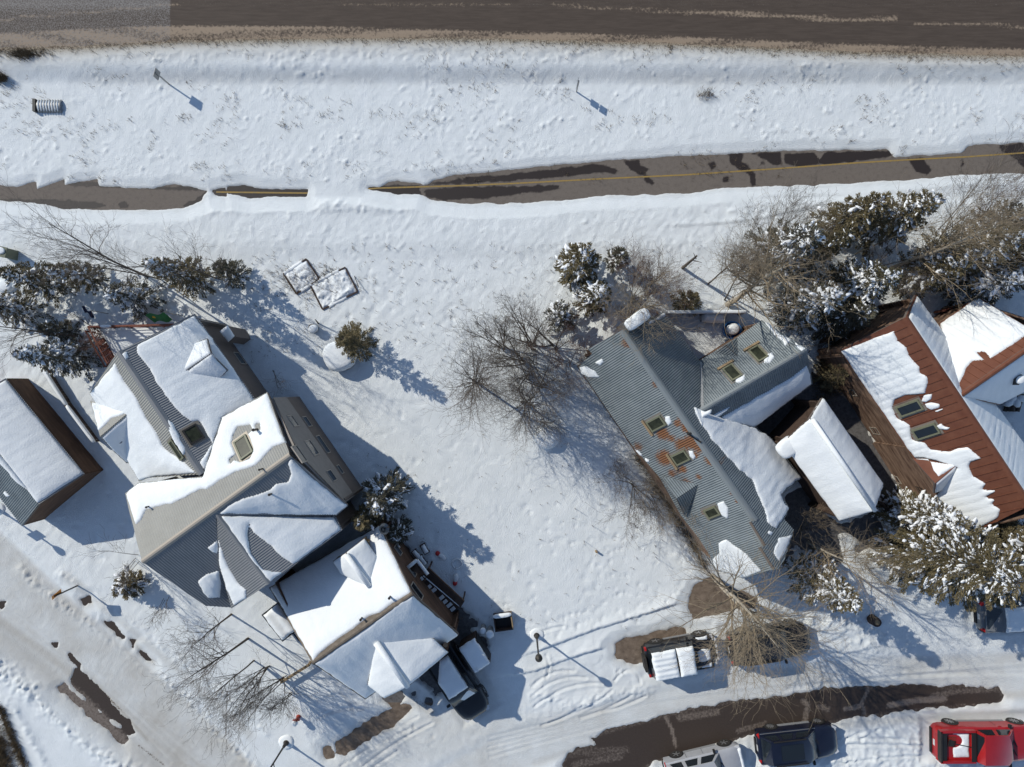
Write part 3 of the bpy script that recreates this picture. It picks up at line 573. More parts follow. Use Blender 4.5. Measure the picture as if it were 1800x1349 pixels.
def skylight(root, pl, px, py, w, h, ang=0.0, fm='skyframe', board=None, gm='sglass', snowcap=None):
    c = pl.hit(px, py) + pl.n * 0.05; ca_, sa_ = math.cos(ang), math.sin(ang); u = pl.u * ca_ + pl.v * sa_; v = -pl.u * sa_ + pl.v * ca_; n = pl.n; ax = [u, v, n]; m = MB(); f = 0.085
    for (ou, ov, su, sv) in ((0, h / 2 - f / 2, w, f), (0, -h / 2 + f / 2, w, f), (-w / 2 + f / 2, 0, f, h - 2 * f), (w / 2 - f / 2, 0, f, h - 2 * f)): m.box(c + u * ou + v * ov, (su, sv, 0.16), ax)
    fr = m.done('skylight', M[fm], root)
    g = MB().box(c + n * 0.035, (w - 2 * f, h - 2 * f, 0.03), ax).done('pane', M[gm], fr, rel=False); g.data.transform(Matrix.Translation(-Vector(root.location)))
    fl = MB().box(c - n * 0.035 - v * 0.03, (w + 0.22, h + 0.26, 0.03), ax).done('flashing', M['cladding'], fr, rel=False); fl.data.transform(Matrix.Translation(-Vector(root.location)))
    if board:
        bm = MB().box(c + v * (board * (h / 2 + 0.12)) + n * 0.02, (w + 0.35, 0.13, 0.10), ax).done('snow_board', M['plank'], fr, rel=False); bm.data.transform(Matrix.Translation(-Vector(root.location)))
    return fr
def pipe(root, pl, px, py, r=0.06, h=0.5, name='vent_pipe', mat='iron'):
    p = pl.hit(px, py); m = MB().tube(p - [0, 0, .1], p + [0, 0, h], r, n=8).tube(p + [0, 0, h], p + [0, 0, h + .05], r * 1.4, n=8)
    return m.done(name, M[mat], root)
def plan(px, py, z): p = W(px, py, z); return (p[0], p[1])
def P3(px, py, z): return W(px, py, z)

# ---------------------------------------------------------------- house A: large grey metal roofed house (left)
hA = thing('house', 'large taupe house with grey corrugated roofs half buried in snow, left of the empty lot', 'house', W(400, 800, 0))
pMR = Pl((208, 618, 5.53), (350, 828, 5.53), (343, 552, 3.6)); pMW = Pl((208, 618, 5.53), (350, 828, 5.53), (158, 691, 3.3))
pN = Pl((250, 988, 6.5), (510, 800, 6.5), (470, 690, 4.7)); pS = Pl((250, 988, 6.5), (510, 800, 6.5), (361, 1065, 4.7))
pCW = Pl((380, 904, 6.35), (472, 1027, 6.35), (407, 1070, 4.8)); pCE = Pl((380, 904, 6.35), (472, 1027, 6.35), (602, 932, 4.37))
roof(hA, pMR, [(208, 618), (343, 552), (458, 715), (391, 737), (354, 834)], M['greymetal']); roof(hA, pMW, [(208, 618), (354, 834), (262, 840), (245, 847), (158, 691)], M['tanmetal'])
roof(hA, pN, [(250, 988), (510, 800), (470, 690), (391, 733), (357, 838), (243, 849), (220, 868)], M['tanmetal'], pitch=0.13); roof(hA, pS, [(250, 988), (510, 800), (612, 889), (592, 906), (380, 906), (384, 985), (407, 1068), (361, 1065)], M['greymetal'])
roof(hA, pCW, [(380, 904), (472, 1027), (407, 1070), (384, 985)], M['greymetal']); roof(hA, pCE, [(380, 904), (472, 1027), (602, 932), (590, 908)], M['greymetal'])
cap(hA, P3(208, 618, 5.53), P3(354, 834, 5.53), 0.11, M['greymetal']); cap(hA, P3(250, 988, 6.5), P3(510, 800, 6.5), 0.09, M['trimtan']); cap(hA, P3(380, 904, 6.35), P3(472, 1027, 6.35), 0.08, M['greymetal'])
snow(hA, pMR, [(240, 607), (342, 554), (386, 612), (454, 712), (391, 737), (360, 830), (350, 812), (372, 780), (350, 742), (334, 742), (318, 728), (297, 706), (276, 676), (262, 650), (246, 630), (239, 620)], T=0.2, soft=0.16)
snow(hA, pMR, [(211, 622), (226, 614), (227, 628), (221, 642)], T=0.15); snow(hA, pMR, [(290, 732), (304, 742), (316, 764), (330, 792), (322, 802), (308, 780), (296, 756)], T=0.16)
snow(hA, pMW, [(203, 636), (211, 655), (223, 675), (242, 702), (260, 738), (277, 761), (286, 783), (302, 797), (326, 812), (346, 832), (262, 840), (245, 846), (159, 691)], T=0.2, soft=0.14)
snow(hA, pN, [(221, 868), (243, 849), (357, 838), (391, 733), (470, 691), (503, 779), (480, 788), (472, 796), (451, 820), (413, 831), (381, 850), (365, 862), (353, 861), (310, 884), (277, 892), (258, 896), (250, 914), (238, 924)], T=0.2, soft=0.12, holes=[[(411, 765), (418, 752), (440, 748), (444, 756), (436, 764), (446, 790), (440, 806), (424, 812), (411, 808), (406, 814), (405, 808), (416, 800), (408, 780)], [(450, 748), (456, 746), (458, 755), (452, 757)]])
snow(hA, pS, [(511, 803), (531, 823), (611, 889), (591, 906), (384, 904), (400, 888), (428, 876), (470, 862), (484, 850), (505, 846), (512, 832), (505, 815)], T=0.2, soft=0.14, lump=0.05)
snow(hA, pS, [(348, 1022), (362, 1008), (385, 1003), (391, 1030), (388, 1052), (365, 1053), (355, 1040)], T=0.22, soft=0.2, lump=0.12); snow(hA, pS, [(364, 963), (383, 947), (384, 975), (374, 972)], T=0.12)
snow(hA, pCW, [(384, 945), (402, 997), (418, 1022), (434, 1037), (434, 1052), (412, 1066), (398, 1034), (385, 992)], T=0.14, lump=0.05)
snow(hA, pCE, [(385, 906), (588, 908), (601, 932), (515, 994), (491, 979), (477, 961), (443, 937), (438, 922), (437, 950), (444, 976), (464, 1001), (500, 1006), (475, 1025), (440, 985), (410, 940)], T=0.2, soft=0.14)
zd = pMW.z(229, 723)
for lowp, poly, sp in (((159, 705, 3.2), [(159, 705), (229, 723), (176, 768)], [(160, 706), (229, 723), (212, 732), (196, 737), (182, 752), (173, 759)]), ((222, 812, 2.9), [(229, 723), (176, 768), (198, 792), (222, 814), (240, 816)], [(229, 725), (178, 769), (198, 792), (222, 813), (238, 815)])):
    q = Pl((229, 723, zd), (176, 768, zd), lowp); roof(hA, q, poly, M['tanmetal'], deck=0.08); snow(hA, q, sp, T=0.16, rough=0.02)
zd2 = pMR.z(319, 657); q1 = Pl((319, 657, zd2), (371, 622, zd2), (341, 604, pMR.z(341, 604))); q2 = Pl((319, 657, zd2), (371, 622, zd2), (387, 664, pMR.z(387, 664) + 0.1))
roof(hA, q1, [(319, 657), (371, 622), (364, 595), (341, 604)], M['greymetal'], deck=0.1); roof(hA, q2, [(319, 657), (371, 622), (401, 652), (387, 664), (324, 662)], M['greymetal'], deck=0.1)
snow(hA, q1, [(319, 657), (371, 622), (364, 596), (341, 604)], T=0.17, rough=0.02); snow(hA, q2, [(321, 658), (371, 622), (400, 652), (387, 664), (326, 661)], T=0.17, rough=0.02)
pa = q1.hit(364, 597); pb = q2.hit(400, 652); tc = np.array([-30.0, -2]); ctr = plan(335, 650, zd2)
dw = Wall(hA, pa[:2], pb[:2], [(0, pa[2] - .12), (0.48, zd2 - .15), (1, pb[2] - .12)], M['sidingdark'], z0=2.9, inset=0.25, toward=ctr, name='dormer_wall'); dw.window(386, 626, 0.7, 0.7)
skylight(hA, pMR, 340, 764, 0.85, 0.75, board=None, fm='iron'); skylight(hA, pMW, 312, 790, 1.15, 0.42, fm='skyframe'); skylight(hA, pN, 429, 787, 0.75, 1.15, fm='skyframe')
pipe(hA, pMW, 206, 775, 0.11, 0.5, mat='steel'); pipe(hA, pMW, 219, 775, 0.09, 0.4, mat='steel'); pipe(hA, pN, 452, 755, 0.06, 0.5); pipe(hA, pN, 462, 824, 0.04, 0.45); pipe(hA, pN, 263, 890, 0.04, 0.3); pipe(hA, pS, 478, 868, 0.05, 0.35)
cA = plan(330, 760, 4)
# gable walls and the long north-east walls
a = plan(479, 700, 4.6); b = plan(606, 884, 4.6); 
wl1 = Wall(hA, a, b, [(0, 4.55), (0.5, 6.3), (1, 4.55)], M['sidingtan'], lap=0.17, z0=2.55, toward=cA, inset=-0.02, amp=0.03)
wl2 = Wall(hA, a, b, [(0, 2.54), (1, 2.54)], M['sidingdark'], lap=0.17, toward=cA, inset=0.02, amp=0.02, name='lower_wall')
for (x, y, w_, h_) in ((514, 741, 0.62, 0.75), (547, 788, 0.85, 0.9), (582, 837, 0.6, 0.7), (525, 799, 0.9, 0.75)): wl1.window(x, y, w_, h_)
for (x, y, w_, h_) in ((539, 742, 0.6, 0.6), (567, 782, 1.1, 0.6), (597, 826, 0.5, 0.4)): wl2.window(x, y, w_, h_, frame='trimtan')
wl3 = Wall(hA, plan(343, 552, 3.6), plan(470, 735, 3.6), [(0, 3.45), (1, 3.45)], M['sidingdark'], toward=cA, inset=0.28, lap=0.17); wl3.window(421, 631, 0.75, 0.7)
Wall(hA, plan(343, 552, 3.6), plan(158, 691, 3.3), [(0, 3.4), (0.55, 5.2), (1, 3.1)], M['sidingtan'], toward=cA, inset=0.3); Wall(hA, plan(158, 691, 3.3), plan(245, 847, 3.3), [(0, 3.1), (1, 3.1)], M['sidingtan'], toward=cA, inset=0.3)
Wall(hA, plan(220, 868, 4.7), plan(361, 1065, 4.7), [(0, 4.5), (0.5, 6.2), (1, 4.5)], M['sidingtan'], toward=cA, inset=0.35); Wall(hA, plan(361, 1065, 4.7), plan(612, 889, 4.7), [(0, 4.5), (1, 4.5)], M['sidingdark'], toward=cA, inset=0.3)
Wall(hA, plan(407, 1070, 4.8), plan(602, 932, 4.4), [(0, 4.6), (0.42, 6.1), (1, 4.2)], M['sidingdark'], toward=cA, inset=0.15); Wall(hA, plan(602, 932, 4.4), plan(585, 905, 4.4), [(0, 4.2), (1, 4.2)], M['sidingdark'], toward=cA, inset=0.1); Wall(hA, plan(407, 1070, 4.8), plan(388, 1045, 4.8), [(0, 4.5), (1, 4.5)], M['sidingdark'], toward=cA, inset=0.1)
bayp = Pl((386, 584, 2.9), (404, 573, 2.9), (402, 602, 2.3))
bp_ = [(386, 584), (400, 573), (413, 592), (401, 602)]
MB().prism(bayp.poly(bp_) - [0, 0, .1], [0, 0, -2.4]).done('bay', M['sidingdark'], hA); snow(hA, bayp, bp_, T=0.12, rough=0.01)

# ---------------------------------------------------------------- house B: brown house under a full snow cover
hB = thing('house', 'brown board house with its gable roof under unbroken snow, beside the black SUV', 'house', W(660, 1080, 0))
pBN = Pl((549, 1166, 5.3), (725, 1044, 5.3), (667, 923, 2.86)); pBS = Pl((549, 1166, 5.3), (725, 1044, 5.3), (807, 1116, 2.86))
roof(hB, pBN, [(549, 1166), (725, 1044), (667, 923), (473, 1033)], M['fascia'], prof='flat', pitch=0.5); roof(hB, pBS, [(549, 1166), (725, 1044), (807, 1116), (642, 1230)], M['fascia'], prof='flat', pitch=0.5)
snow(hB, pBN, [(551, 1164), (560, 1152), (590, 1127), (622, 1106), (650, 1084), (668, 1078), (690, 1062), (724, 1043), (667, 924), (474, 1033)], T=0.24, soft=0.10, lump=0.025, rough=0.035)
snow(hB, pBS, [(552, 1166), (570, 1154), (600, 1133), (632, 1112), (660, 1091), (684, 1073), (704, 1058), (725, 1046), (806, 1116), (642, 1229)], T=0.26, soft=0.16, lump=0.04, rough=0.035)
cap(hB, P3(549, 1166, 5.3), P3(725, 1044, 5.3), 0.08, M['fascia'])
zb = pBN.z(652, 1034); b1 = Pl((608, 972, zb), (652, 1034, zb), (585, 987, zb - 0.55)); b2 = Pl((608, 972, zb), (652, 1034, zb), (641, 946, zb - 0.6))
for q, poly in ((b1, [(585, 987), (608, 972), (652, 1034), (599, 1009)]), (b2, [(608, 972), (641, 946), (664, 979), (652, 1034)])):
    roof(hB, q, poly, M['fascia'], prof='flat', pitch=0.5, deck=0.1); snow(hB, q, poly, T=0.2, rough=0.02)
a = b1.hit(585, 987); b = b2.hit(641, 946); Wall(hB, a[:2], b[:2], [(0, a[2] - .15), (.5, zb - .15), (1, b[2] - .15)], M['plank'], z0=2.4, inset=0.2, toward=plan(640, 1020, 4), name='dormer_wall')
a2 = b2.hit(664, 979); Wall(hB, b[:2], a2[:2], [(0, b[2] - .15), (1, b[2] - .15)], M['plank'], z0=2.4, inset=0.1, toward=plan(640, 1020, 4), name='dormer_wall'); a2 = b1.hit(599, 1009); Wall(hB, a[:2], a2[:2], [(0, a[2] - .15), (1, a[2] - .15)], M['plank'], z0=2.6, inset=0.1, toward=plan(640, 1000, 4), name='dormer_wall')
zp = pBS.z(660, 1125); c1 = Pl((660, 1125, zp), (718, 1207, zp), (676, 1228, zp - 0.75)); c2 = Pl((660, 1125, zp), (718, 1207, zp), (789, 1147, zp - 1.1))
for q, poly in ((c1, [(660, 1125), (718, 1207), (676, 1228), (646, 1204)]), (c2, [(660, 1125), (718, 1207), (789, 1147), (762, 1122)])):
    roof(hB, q, poly, M['fascia'], prof='flat', pitch=0.5, deck=0.12); snow(hB, q, poly, T=0.24, rough=0.02, lump=0.03)
ra, rb = P3(662, 1128, zp), P3(718, 1206, zp); MB().tube(ra + [0, 0, .17], rb + [0, 0, .17], 0.17, 0.13, n=10).done('ridge_snow', M['rsnow'], hB, smooth=True)
ra, rb = P3(609, 974, zb), P3(651, 1030, zb); MB().tube(ra + [0, 0, .15], rb + [0, 0, .15], 0.15, 0.13, n=10).done('ridge_snow', M['rsnow'], hB, smooth=True)
cB = plan(640, 1075, 4); wB = Wall(hB, plan(667, 923, 2.86), plan(807, 1116, 2.86), [(0, 2.7), (.5, 5.05), (1, 2.7)], M['brownwood'], toward=cB, inset=0.28, lap=0.2, amp=0.02)
for (x, y, w_, h_) in ((699, 968, 0.55, 0.6), (732, 1040, 0.9, 0.75), (725, 1006, 0.5, 0.5)): wB.window(x, y, w_, h_)
for p0, p1, tp in (((667, 923), (473, 1033), [(0, 2.7), (1, 2.7)]), ((473, 1033), (642, 1230), [(0, 2.7), (.5, 5.05), (1, 2.7)]), ((642, 1230), (807, 1116), [(0, 2.7), (1, 2.7)])): Wall(hB, plan(*p0, 2.86), plan(*p1, 2.86), tp, M['brownwood'], toward=cB, inset=0.35, lap=0.2)
zl = zp - 1.0; a = plan(676, 1228, zp - .75); b = plan(789, 1147, zp - 1.1); Wall(hB, a, b, [(0, zp - .95), (.36, zp - .2), (1, zp - 1.3)], M['brownwood'], toward=cB, inset=0.3); Wall(hB, b, plan(745, 1100, 2.6), [(0, zp - 1.3), (1, zp - 1.3)], M['brownwood'], toward=cB, inset=0.2)
ch = pBS.hit(780, 1132); MB().tube(P3(783, 1134, 2.4), P3(783, 1134, 3.6), 0.13, n=10).done('flue_pipe', M['iron'], hB); pipe(hB, pBN, 687, 1047, 0.05, 0.45); pipe(hB, pBN, 637, 1085, 0.05, 0.4)
# dish
dp = thing('satellite_dish', 'grey satellite dish on the north corner of the snow covered brown house', 'satellite dish', P3(676, 928, 2.9)); L0 = np.array(dp.location)
nn = np.array([0.65, 0.35, 0.45]); nn /= np.linalg.norm(nn); s1 = np.cross(nn, [0, 0, 1]); s1 /= np.linalg.norm(s1); s2 = np.cross(nn, s1); V = [L0 + [0, 0, .45]]; Fq = []
for k, r in enumerate((0.15, 0.28, 0.38)):
    for i in range(16): V.append(L0 + [0, 0, .45] + (s1 * math.cos(i * math.pi / 8) * 0.8 + s2 * math.sin(i * math.pi / 8)) * r + nn * r * r * 0.7)
for i in range(16): Fq.append([0, 1 + i, 1 + (i + 1) % 16])
for k in range(2):
    for i in range(16): Fq.append([1 + k * 16 + i, 1 + k * 16 + (i + 1) % 16, 17 + k * 16 + (i + 1) % 16, 17 + k * 16 + i])
mk('reflector', V, Fq, M['pgrey'], dp, smooth=True); MB().tube(L0, L0 + [0, 0, .45], 0.03).done('mast', M['steel'], dp); MB().tube(L0 + [0, 0, .2], L0 + [0, 0, .45] + nn * 0.45, 0.015).box(L0 + [0, 0, .45] + nn * .45, (.09, .09, .09)).done('feed_arm', M['iron'], dp)

# ---------------------------------------------------------------- house C: galvanised roofs with rust
hC = thing('house', 'house with bare blue grey corrugated roofs, rust stains and skylights, right of the empty lot', 'house', W(1230, 760, 0))
pW = Pl((1094, 580, 5.2), (1328, 916, 5.2), (1080, 738, 3.0)); pE = Pl((1094, 580, 5.2), (1328, 916, 5.2), (1409, 841, 2.06))
pWN = Pl((1233, 722, 4.4), (1418, 614, 4.4), (1339, 563, 2.6)); pWS = Pl((1233, 722, 4.4), (1418, 614, 4.4), (1323, 752, 2.4))
RUST = [(1165, 762, 0.45, 1), (1180, 770, .3, .9), (1190, 745, .25, .9), (1200, 735, .3, 1), (1207, 752, .35, 1), (1168, 805, .55, 1), (1200, 783, .5, 1), (1215, 778, .5, 1), (1228, 788, .3, 1), (1200, 825, .3, 1), (1222, 800, .25, 1), (1182, 832, .3, .9), (1228, 838, .22, .9), (1250, 808, .4, 1), (1298, 880, .2, 1), (1240, 900, .3, .9), (1122, 785, .35, .8), (1102, 603, .4, .8), (1153, 675, .3, .8), (1205, 718, .25, .8), (1145, 745, .2, .7), (1205, 850, .5, .7), (1288, 866, .2, .8)]
roof(hC, pW, [(1094, 580), (1328, 916), (1320, 917), (1346, 959), (1337, 962), (1362, 1001), (1306, 1017), (1256, 1001), (1248, 976), (1227, 944), (1197, 906), (1160, 840), (1112, 784), (1080, 738), (1017, 645), (1041, 622), (1034, 614)], M['galv'], vp=0.25, rust=RUST)
roof(hC, pE, [(1094, 580), (1166, 548), (1229, 635), (1233, 722), (1325, 752), (1355, 770), (1409, 841), (1372, 870), (1387, 894), (1377, 912), (1395, 932), (1378, 985), (1368, 1000), (1362, 1001), (1337, 962), (1346, 959), (1320, 917), (1328, 916)], M['galv'], vp=3.0, rust=[(1260, 820, .2, .7)])
roof(hC, pWN, [(1233, 722), (1418, 614), (1339, 563), (1295, 594), (1229, 635)], M['galv'], vp=1.0, rust=[(1296, 640, .2, .6)]); roof(hC, pWS, [(1233, 722), (1418, 614), (1428, 675), (1325, 752)], M['galv'])
cap(hC, P3(1094, 580, 5.2), P3(1328, 916, 5.2), 0.12); cap(hC, P3(1233, 722, 4.4), P3(1418, 614, 4.4), 0.09); cap(hC, P3(1320, 917, 5.0), P3(1362, 1001, 5.0), 0.08)
mk('valley_flashing', [pWN.hit(1228, 636) + [0, 0, .04], pWN.hit(1233, 637) + [0, 0, .05], pWN.hit(1237, 720) + [0, 0, .05], pWN.hit(1232, 722) + [0, 0, .04]], [[0, 1, 2, 3]], M['steel'], hC)
snow(hC, pE, [(1219, 716), (1233, 722), (1325, 752), (1355, 770), (1408, 841), (1372, 870), (1386, 894), (1366, 930), (1347, 922), (1341, 894), (1331, 871), (1319, 844), (1298, 827), (1274, 799), (1247, 772), (1236, 753), (1226, 742)], T=0.2, soft=0.14, rough=0.12, lump=0.05)
snow(hC, pE, [(1367, 944), (1392, 940), (1379, 977), (1369, 990), (1357, 972)], T=0.14); snow(hC, pE, [(1350, 931), (1360, 936), (1356, 943), (1347, 938)], T=0.12)
snow(hC, pWS, [(1238, 740), (1262, 736), (1300, 715), (1350, 686), (1395, 660), (1419, 640), (1428, 674), (1325, 752), (1250, 756)], T=0.22, soft=0.15)
snow(hC, pWS, [(1226, 722), (1240, 735), (1262, 724), (1285, 713), (1281, 718), (1250, 742), (1236, 752)], T=0.3, soft=0.12); snow(hC, pE, [(1217, 714), (1224, 716), (1232, 735), (1238, 752), (1230, 748)], T=0.26, soft=0.1)
for poly in ([(1018, 645), (1030, 643), (1047, 652), (1055, 664), (1035, 664), (1022, 657)], [(1044, 638), (1059, 628), (1062, 637), (1056, 643)], [(1168, 730), (1178, 731), (1182, 743), (1176, 749), (1168, 740)], [(1209, 791), (1219, 793), (1224, 803), (1220, 810), (1212, 803)], [(1260, 884), (1272, 880), (1282, 893), (1281, 914), (1268, 906), (1262, 896)], [(1115, 790), (1124, 792), (1132, 802), (1125, 802)], [(1131, 803), (1142, 808), (1143, 815), (1135, 812)],
             [(1262, 954), (1277, 947), (1297, 962), (1314, 974), (1339, 1004), (1306, 1017), (1256, 1001), (1251, 982), (1264, 972)]): snow(hC, pW, poly, T=0.14, soft=0.07, rough=0.03, res=0.06)
for poly in ([(1341, 626), (1358, 619), (1363, 628), (1354, 640), (1342, 640)], [(1292, 666), (1310, 657), (1311, 668), (1302, 675), (1291, 674)], [(1340, 562), (1352, 568), (1372, 588), (1393, 597), (1380, 610), (1374, 600), (1360, 590)], [(1393, 597), (1405, 606), (1418, 614), (1409, 622), (1400, 612)], [(1226, 718), (1240, 724), (1252, 718), (1250, 726), (1234, 735)]): snow(hC, pWN, poly, T=0.13, soft=0.07, rough=0.03, res=0.06)
for (x, y, p, w_, h_, bd) in ((1154, 744, pW, 0.62, 0.95, -1), (1197, 804, pW, 0.62, 0.9, -1), (1252, 900, pW, 0.55, 0.75, None), (1287, 656, pWN, 0.62, 0.95, -1), (1333, 623, pWN, 0.62, 0.95, -1)): skylight(hC, p, x, y, w_, h_, board=bd)
zg = pW.z(1227, 852); g1 = Pl((1227, 852, zg), (1189, 877, zg), (1162, 837, zg - 0.9)); g2 = Pl((1227, 852, zg), (1189, 877, zg), (1204, 909, zg - 0.9))
roof(hC, g1, [(1227, 852), (1189, 877), (1162, 837)], M['galv'], deck=0.08); roof(hC, g2, [(1227, 852), (1189, 877), (1204, 909)], M['galv'], deck=0.08)
zg = pWN.z(1297, 627); g1 = Pl((1297, 627, zg), (1277, 607, zg), (1252, 626, zg - 0.7)); g2 = Pl((1297, 627, zg), (1277, 607, zg), (1295, 594, zg - 0.6))
roof(hC, g1, [(1297, 627), (1276, 607), (1252, 626)], M['galv'], deck=0.08); roof(hC, g2, [(1297, 627), (1276, 607), (1295, 594)], M['galv'], deck=0.08)
cC = plan(1230, 750, 4)
for p0, p1, tp, mt in (((1034, 614, 3.0), (1080, 738, 3.0), [(0, 2.9), (1, 2.9)], 'darkwood'), ((1017, 645, 3.0), (1250, 990, 3.0), [(0, 2.9), (1, 2.9)], 'oldwood'), ((1034, 614, 3.0), (1166, 548, 3.1), [(0, 2.9), (.45, 5.0), (1, 3.0)], 'oldwood'), ((1166, 548, 3.1), (1229, 635, 3.0), [(0, 2.9), (1, 2.9)], 'oldwood'),
                       ((1229, 635, 2.6), (1339, 563, 2.6), [(0, 2.5), (1, 2.5)], 'oldwood'), ((1339, 563, 2.6), (1427, 674, 2.4), [(0, 2.5), (.5, 4.2), (1, 2.3)], 'oldwood'), ((1427, 674, 2.4), (1325, 752, 2.3), [(0, 2.2), (1, 2.2)], 'darkwood'), ((1355, 770, 2.0), (1409, 841, 2.0), [(0, 1.9), (1, 1.9)], 'darkwood'),
                       ((1409, 841, 2.0), (1372, 870, 2.4), [(0, 1.9), (1, 2.6)], 'darkwood'), ((1372, 870, 2.6), (1390, 940, 2.4), [(0, 2.4), (1, 2.2)], 'darkwood'), ((1249, 990, 3.0), (1378, 990, 2.6), [(0, 2.8), (.75, 4.6), (1, 2.5)], 'oldwood')):
    Wall(hC, plan(*p0), plan(*p1), tp, M[mt], toward=cC, inset=0.22, lap=0.2)
chb = MB(); p = P3(1120, 562, 5.6); ax = [np.array([.81, .59, 0]), np.array([-.59, .81, 0]), np.array([0, 0, 1.0])]; chb.box(p - [0, 0, .9], (1.25, 0.5, 1.9), ax); chm = chb.done('chimney', M['greymetal'], hC)
sc = MB(); 
for k in range(5): pass
def dome(c, rx, ry, rz, ang=0.0, n=14, m=5, seed=0, noise=0.08, pw=2.0):
    V = []; Fc = []; ca_, sa_ = math.cos(ang), math.sin(ang)
    for j in range(m + 1):
        t = j / m
        for i in range(n):
            q = 2 * math.pi * i / n; cx_, sy_ = math.cos(q), math.sin(q); e = 2.0 / pw
            x = abs(cx_) ** e * math.copysign(1, cx_) * rx * (1 - t ** 3) ** 0.5 ; y = abs(sy_) ** e * math.copysign(1, sy_) * ry * (1 - t ** 3) ** 0.5
            r = 1 + noise * float(fbm(np.array([cx_ * 1.3 + seed + t]), np.array([sy_ * 1.3 + t * 2]), 5, 3)[0]) * 2
            z = rz * math.sin(t * math.pi / 2); V.append([c[0] + (x * ca_ - y * sa_) * r, c[1] + (x * sa_ + y * ca_) * r, c[2] + z])
    for j in range(m):
        for i in range(n): Fc.append([j * n + i, j * n + (i + 1) % n, (j + 1) * n + (i + 1) % n, (j + 1) * n + i])
    Fc.append([m * n + i for i in range(n)]); return V, Fc
V, Fq = dome(p + [0, 0, .05], 0.68, 0.32, 0.32, math.atan2(.59, .81), 20, 6, 3, 0.04, 4); o = mk('snow_cap', V, Fq, M['rsnow'], chm, smooth=True, rel=False); o.data.transform(Matrix.Translation(-Vector(hC.location)))
snow(hC, pE, [(1139, 566), (1150, 560), (1167, 549), (1171, 556), (1152, 566), (1140, 573)], T=0.12, lump=0.08); pipe(hC, pW, 1208, 761, 0.05, 0.6); MB().tube(pW.hit(1208, 762) + [0, 0, .06], pW.hit(1232, 778) + [0, 0, .08], 0.05).done('fallen_flue', M['iron'], hC)

# ---------------------------------------------------------------- garage D
gD = thing('garage', 'low detached garage wholly covered by thick snow, between the grey and the rust red roofs', 'garage', W(1460, 810, 0))
pDL = Pl((1424, 735, 4.6), (1537, 899, 4.6), (1374, 779, 3.3)); pDR = Pl((1424, 735, 4.6), (1537, 899, 4.6), (1446, 699, 3.3))
for q, poly in ((pDL, [(1424, 735), (1537, 899), (1475, 917), (1374, 779)]), (pDR, [(1424, 735), (1446, 699), (1553, 852), (1537, 899)])):
    roof(gD, q, poly, M['darkwood'], prof='flat', pitch=0.5); snow(gD, q, poly, T=0.28, soft=0.2, rough=0.02, lump=0.03)
V, Fq = dome(P3(1384, 786, 3.35), 0.5, 0.6, 0.35, -0.9, 16, 6, 5, .05, 3); mk('snow_drift', V, Fq, M['rsnow'], gD, smooth=True)
cD = plan(1460, 810, 3)
for p0, p1, tp in (((1374, 779, 3.3), (1475, 917, 3.3), [(0, 3.15), (1, 3.15)]), ((1475, 917, 3.3), (1553, 852, 3.3), [(0, 3.15), (.55, 4.4), (1, 3.15)]), ((1446, 699, 3.3), (1553, 852, 3.3), [(0, 3.15), (1, 3.15)]), ((1374, 779, 3.3), (1446, 699, 3.3), [(0, 3.15), (.55, 4.4), (1, 3.15)])): Wall(gD, plan(*p0), plan(*p1), tp, M['darkwood'], toward=cD, inset=0.3, lap=0.2)

ra, rb = P3(1424, 735, 4.6), P3(1537, 899, 4.6); dd_ = (rb - ra); MB().tube(ra + dd_ * .01 + [0, 0, .15], rb - dd_ * .01 + [0, 0, .15], 0.12, 0.12, n=10).done('ridge_snow', M['rsnow'], gD, smooth=True)
# ---------------------------------------------------------------- house E: rust red standing seam roof
hE = thing('house', 'old board house with rust red seamed roof, snow fingers and two skylights', 'house', W(1640, 720, 0))
pEW = Pl((1592, 558, 6.06), (1800, 870, 6.06), (1476, 616, 3.4)); pEE = Pl((1592, 558, 6.06), (1800, 870, 6.06), (1610, 518, 3.4))
roof(hE, pEW, [(1592, 558), (1812, 888), (1690, 948), (1642, 873), (1682, 820), (1606, 806), (1476, 616)], M['redmetal'], name='panels', pitch=0.45); roof(hE, pEE, [(1592, 558), (1812, 888), (1850, 850), (1610, 518)], M['redmetal'], name='panels', pitch=0.45)
cap(hE, P3(1592, 558, 6.06), P3(1812, 888, 6.06), 0.1, M['redmetal'])
snow(hE, pEW, [(1477, 617), (1572, 581), (1574, 587), (1579, 600), (1594, 611), (1599, 626), (1604, 632), (1617, 645), (1617, 656), (1630, 662), (1633, 674), (1627, 692), (1592, 695), (1574, 703), (1570, 717), (1577, 735), (1588, 740), (1600, 748), (1604, 773), (1626, 778), (1636, 790), (1668, 794), (1684, 788), (1702, 786), (1713, 796), (1727, 806), (1708, 812), (1703, 820), (1710, 836), (1734, 850), (1728, 860), (1756, 862), (1734, 874), (1750, 878), (1746, 886), (1760, 896), (1756, 910), (1690, 947), (1644, 873), (1682, 822), (1625, 805), (1607, 806)], T=0.16, soft=0.07, rough=0.035, res=0.075, seams=0.45, lump=0.02)
for poly in ([(1619, 706), (1624, 694), (1640, 692), (1638, 702), (1628, 708)], [(1624, 709), (1636, 707), (1653, 710), (1653, 717), (1637, 722), (1628, 717)], [(1640, 723), (1655, 718), (1661, 719), (1648, 725)], [(1645, 748), (1655, 744), (1660, 750), (1671, 752), (1666, 756), (1650, 755)]): snow(hE, pEW, poly, T=0.12, soft=0.06, rough=0.02, res=0.06)
snow(hE, pEE, [(1596, 560), (1811, 885), (1849, 850), (1610, 520)], T=0.14, soft=0.07, seams=0.45, lump=0.03)
skylight(hE, pEW, 1599, 717, 0.62, 1.2, gm='glass'); skylight(hE, pEW, 1628, 758, 0.62, 1.2, gm='glass')
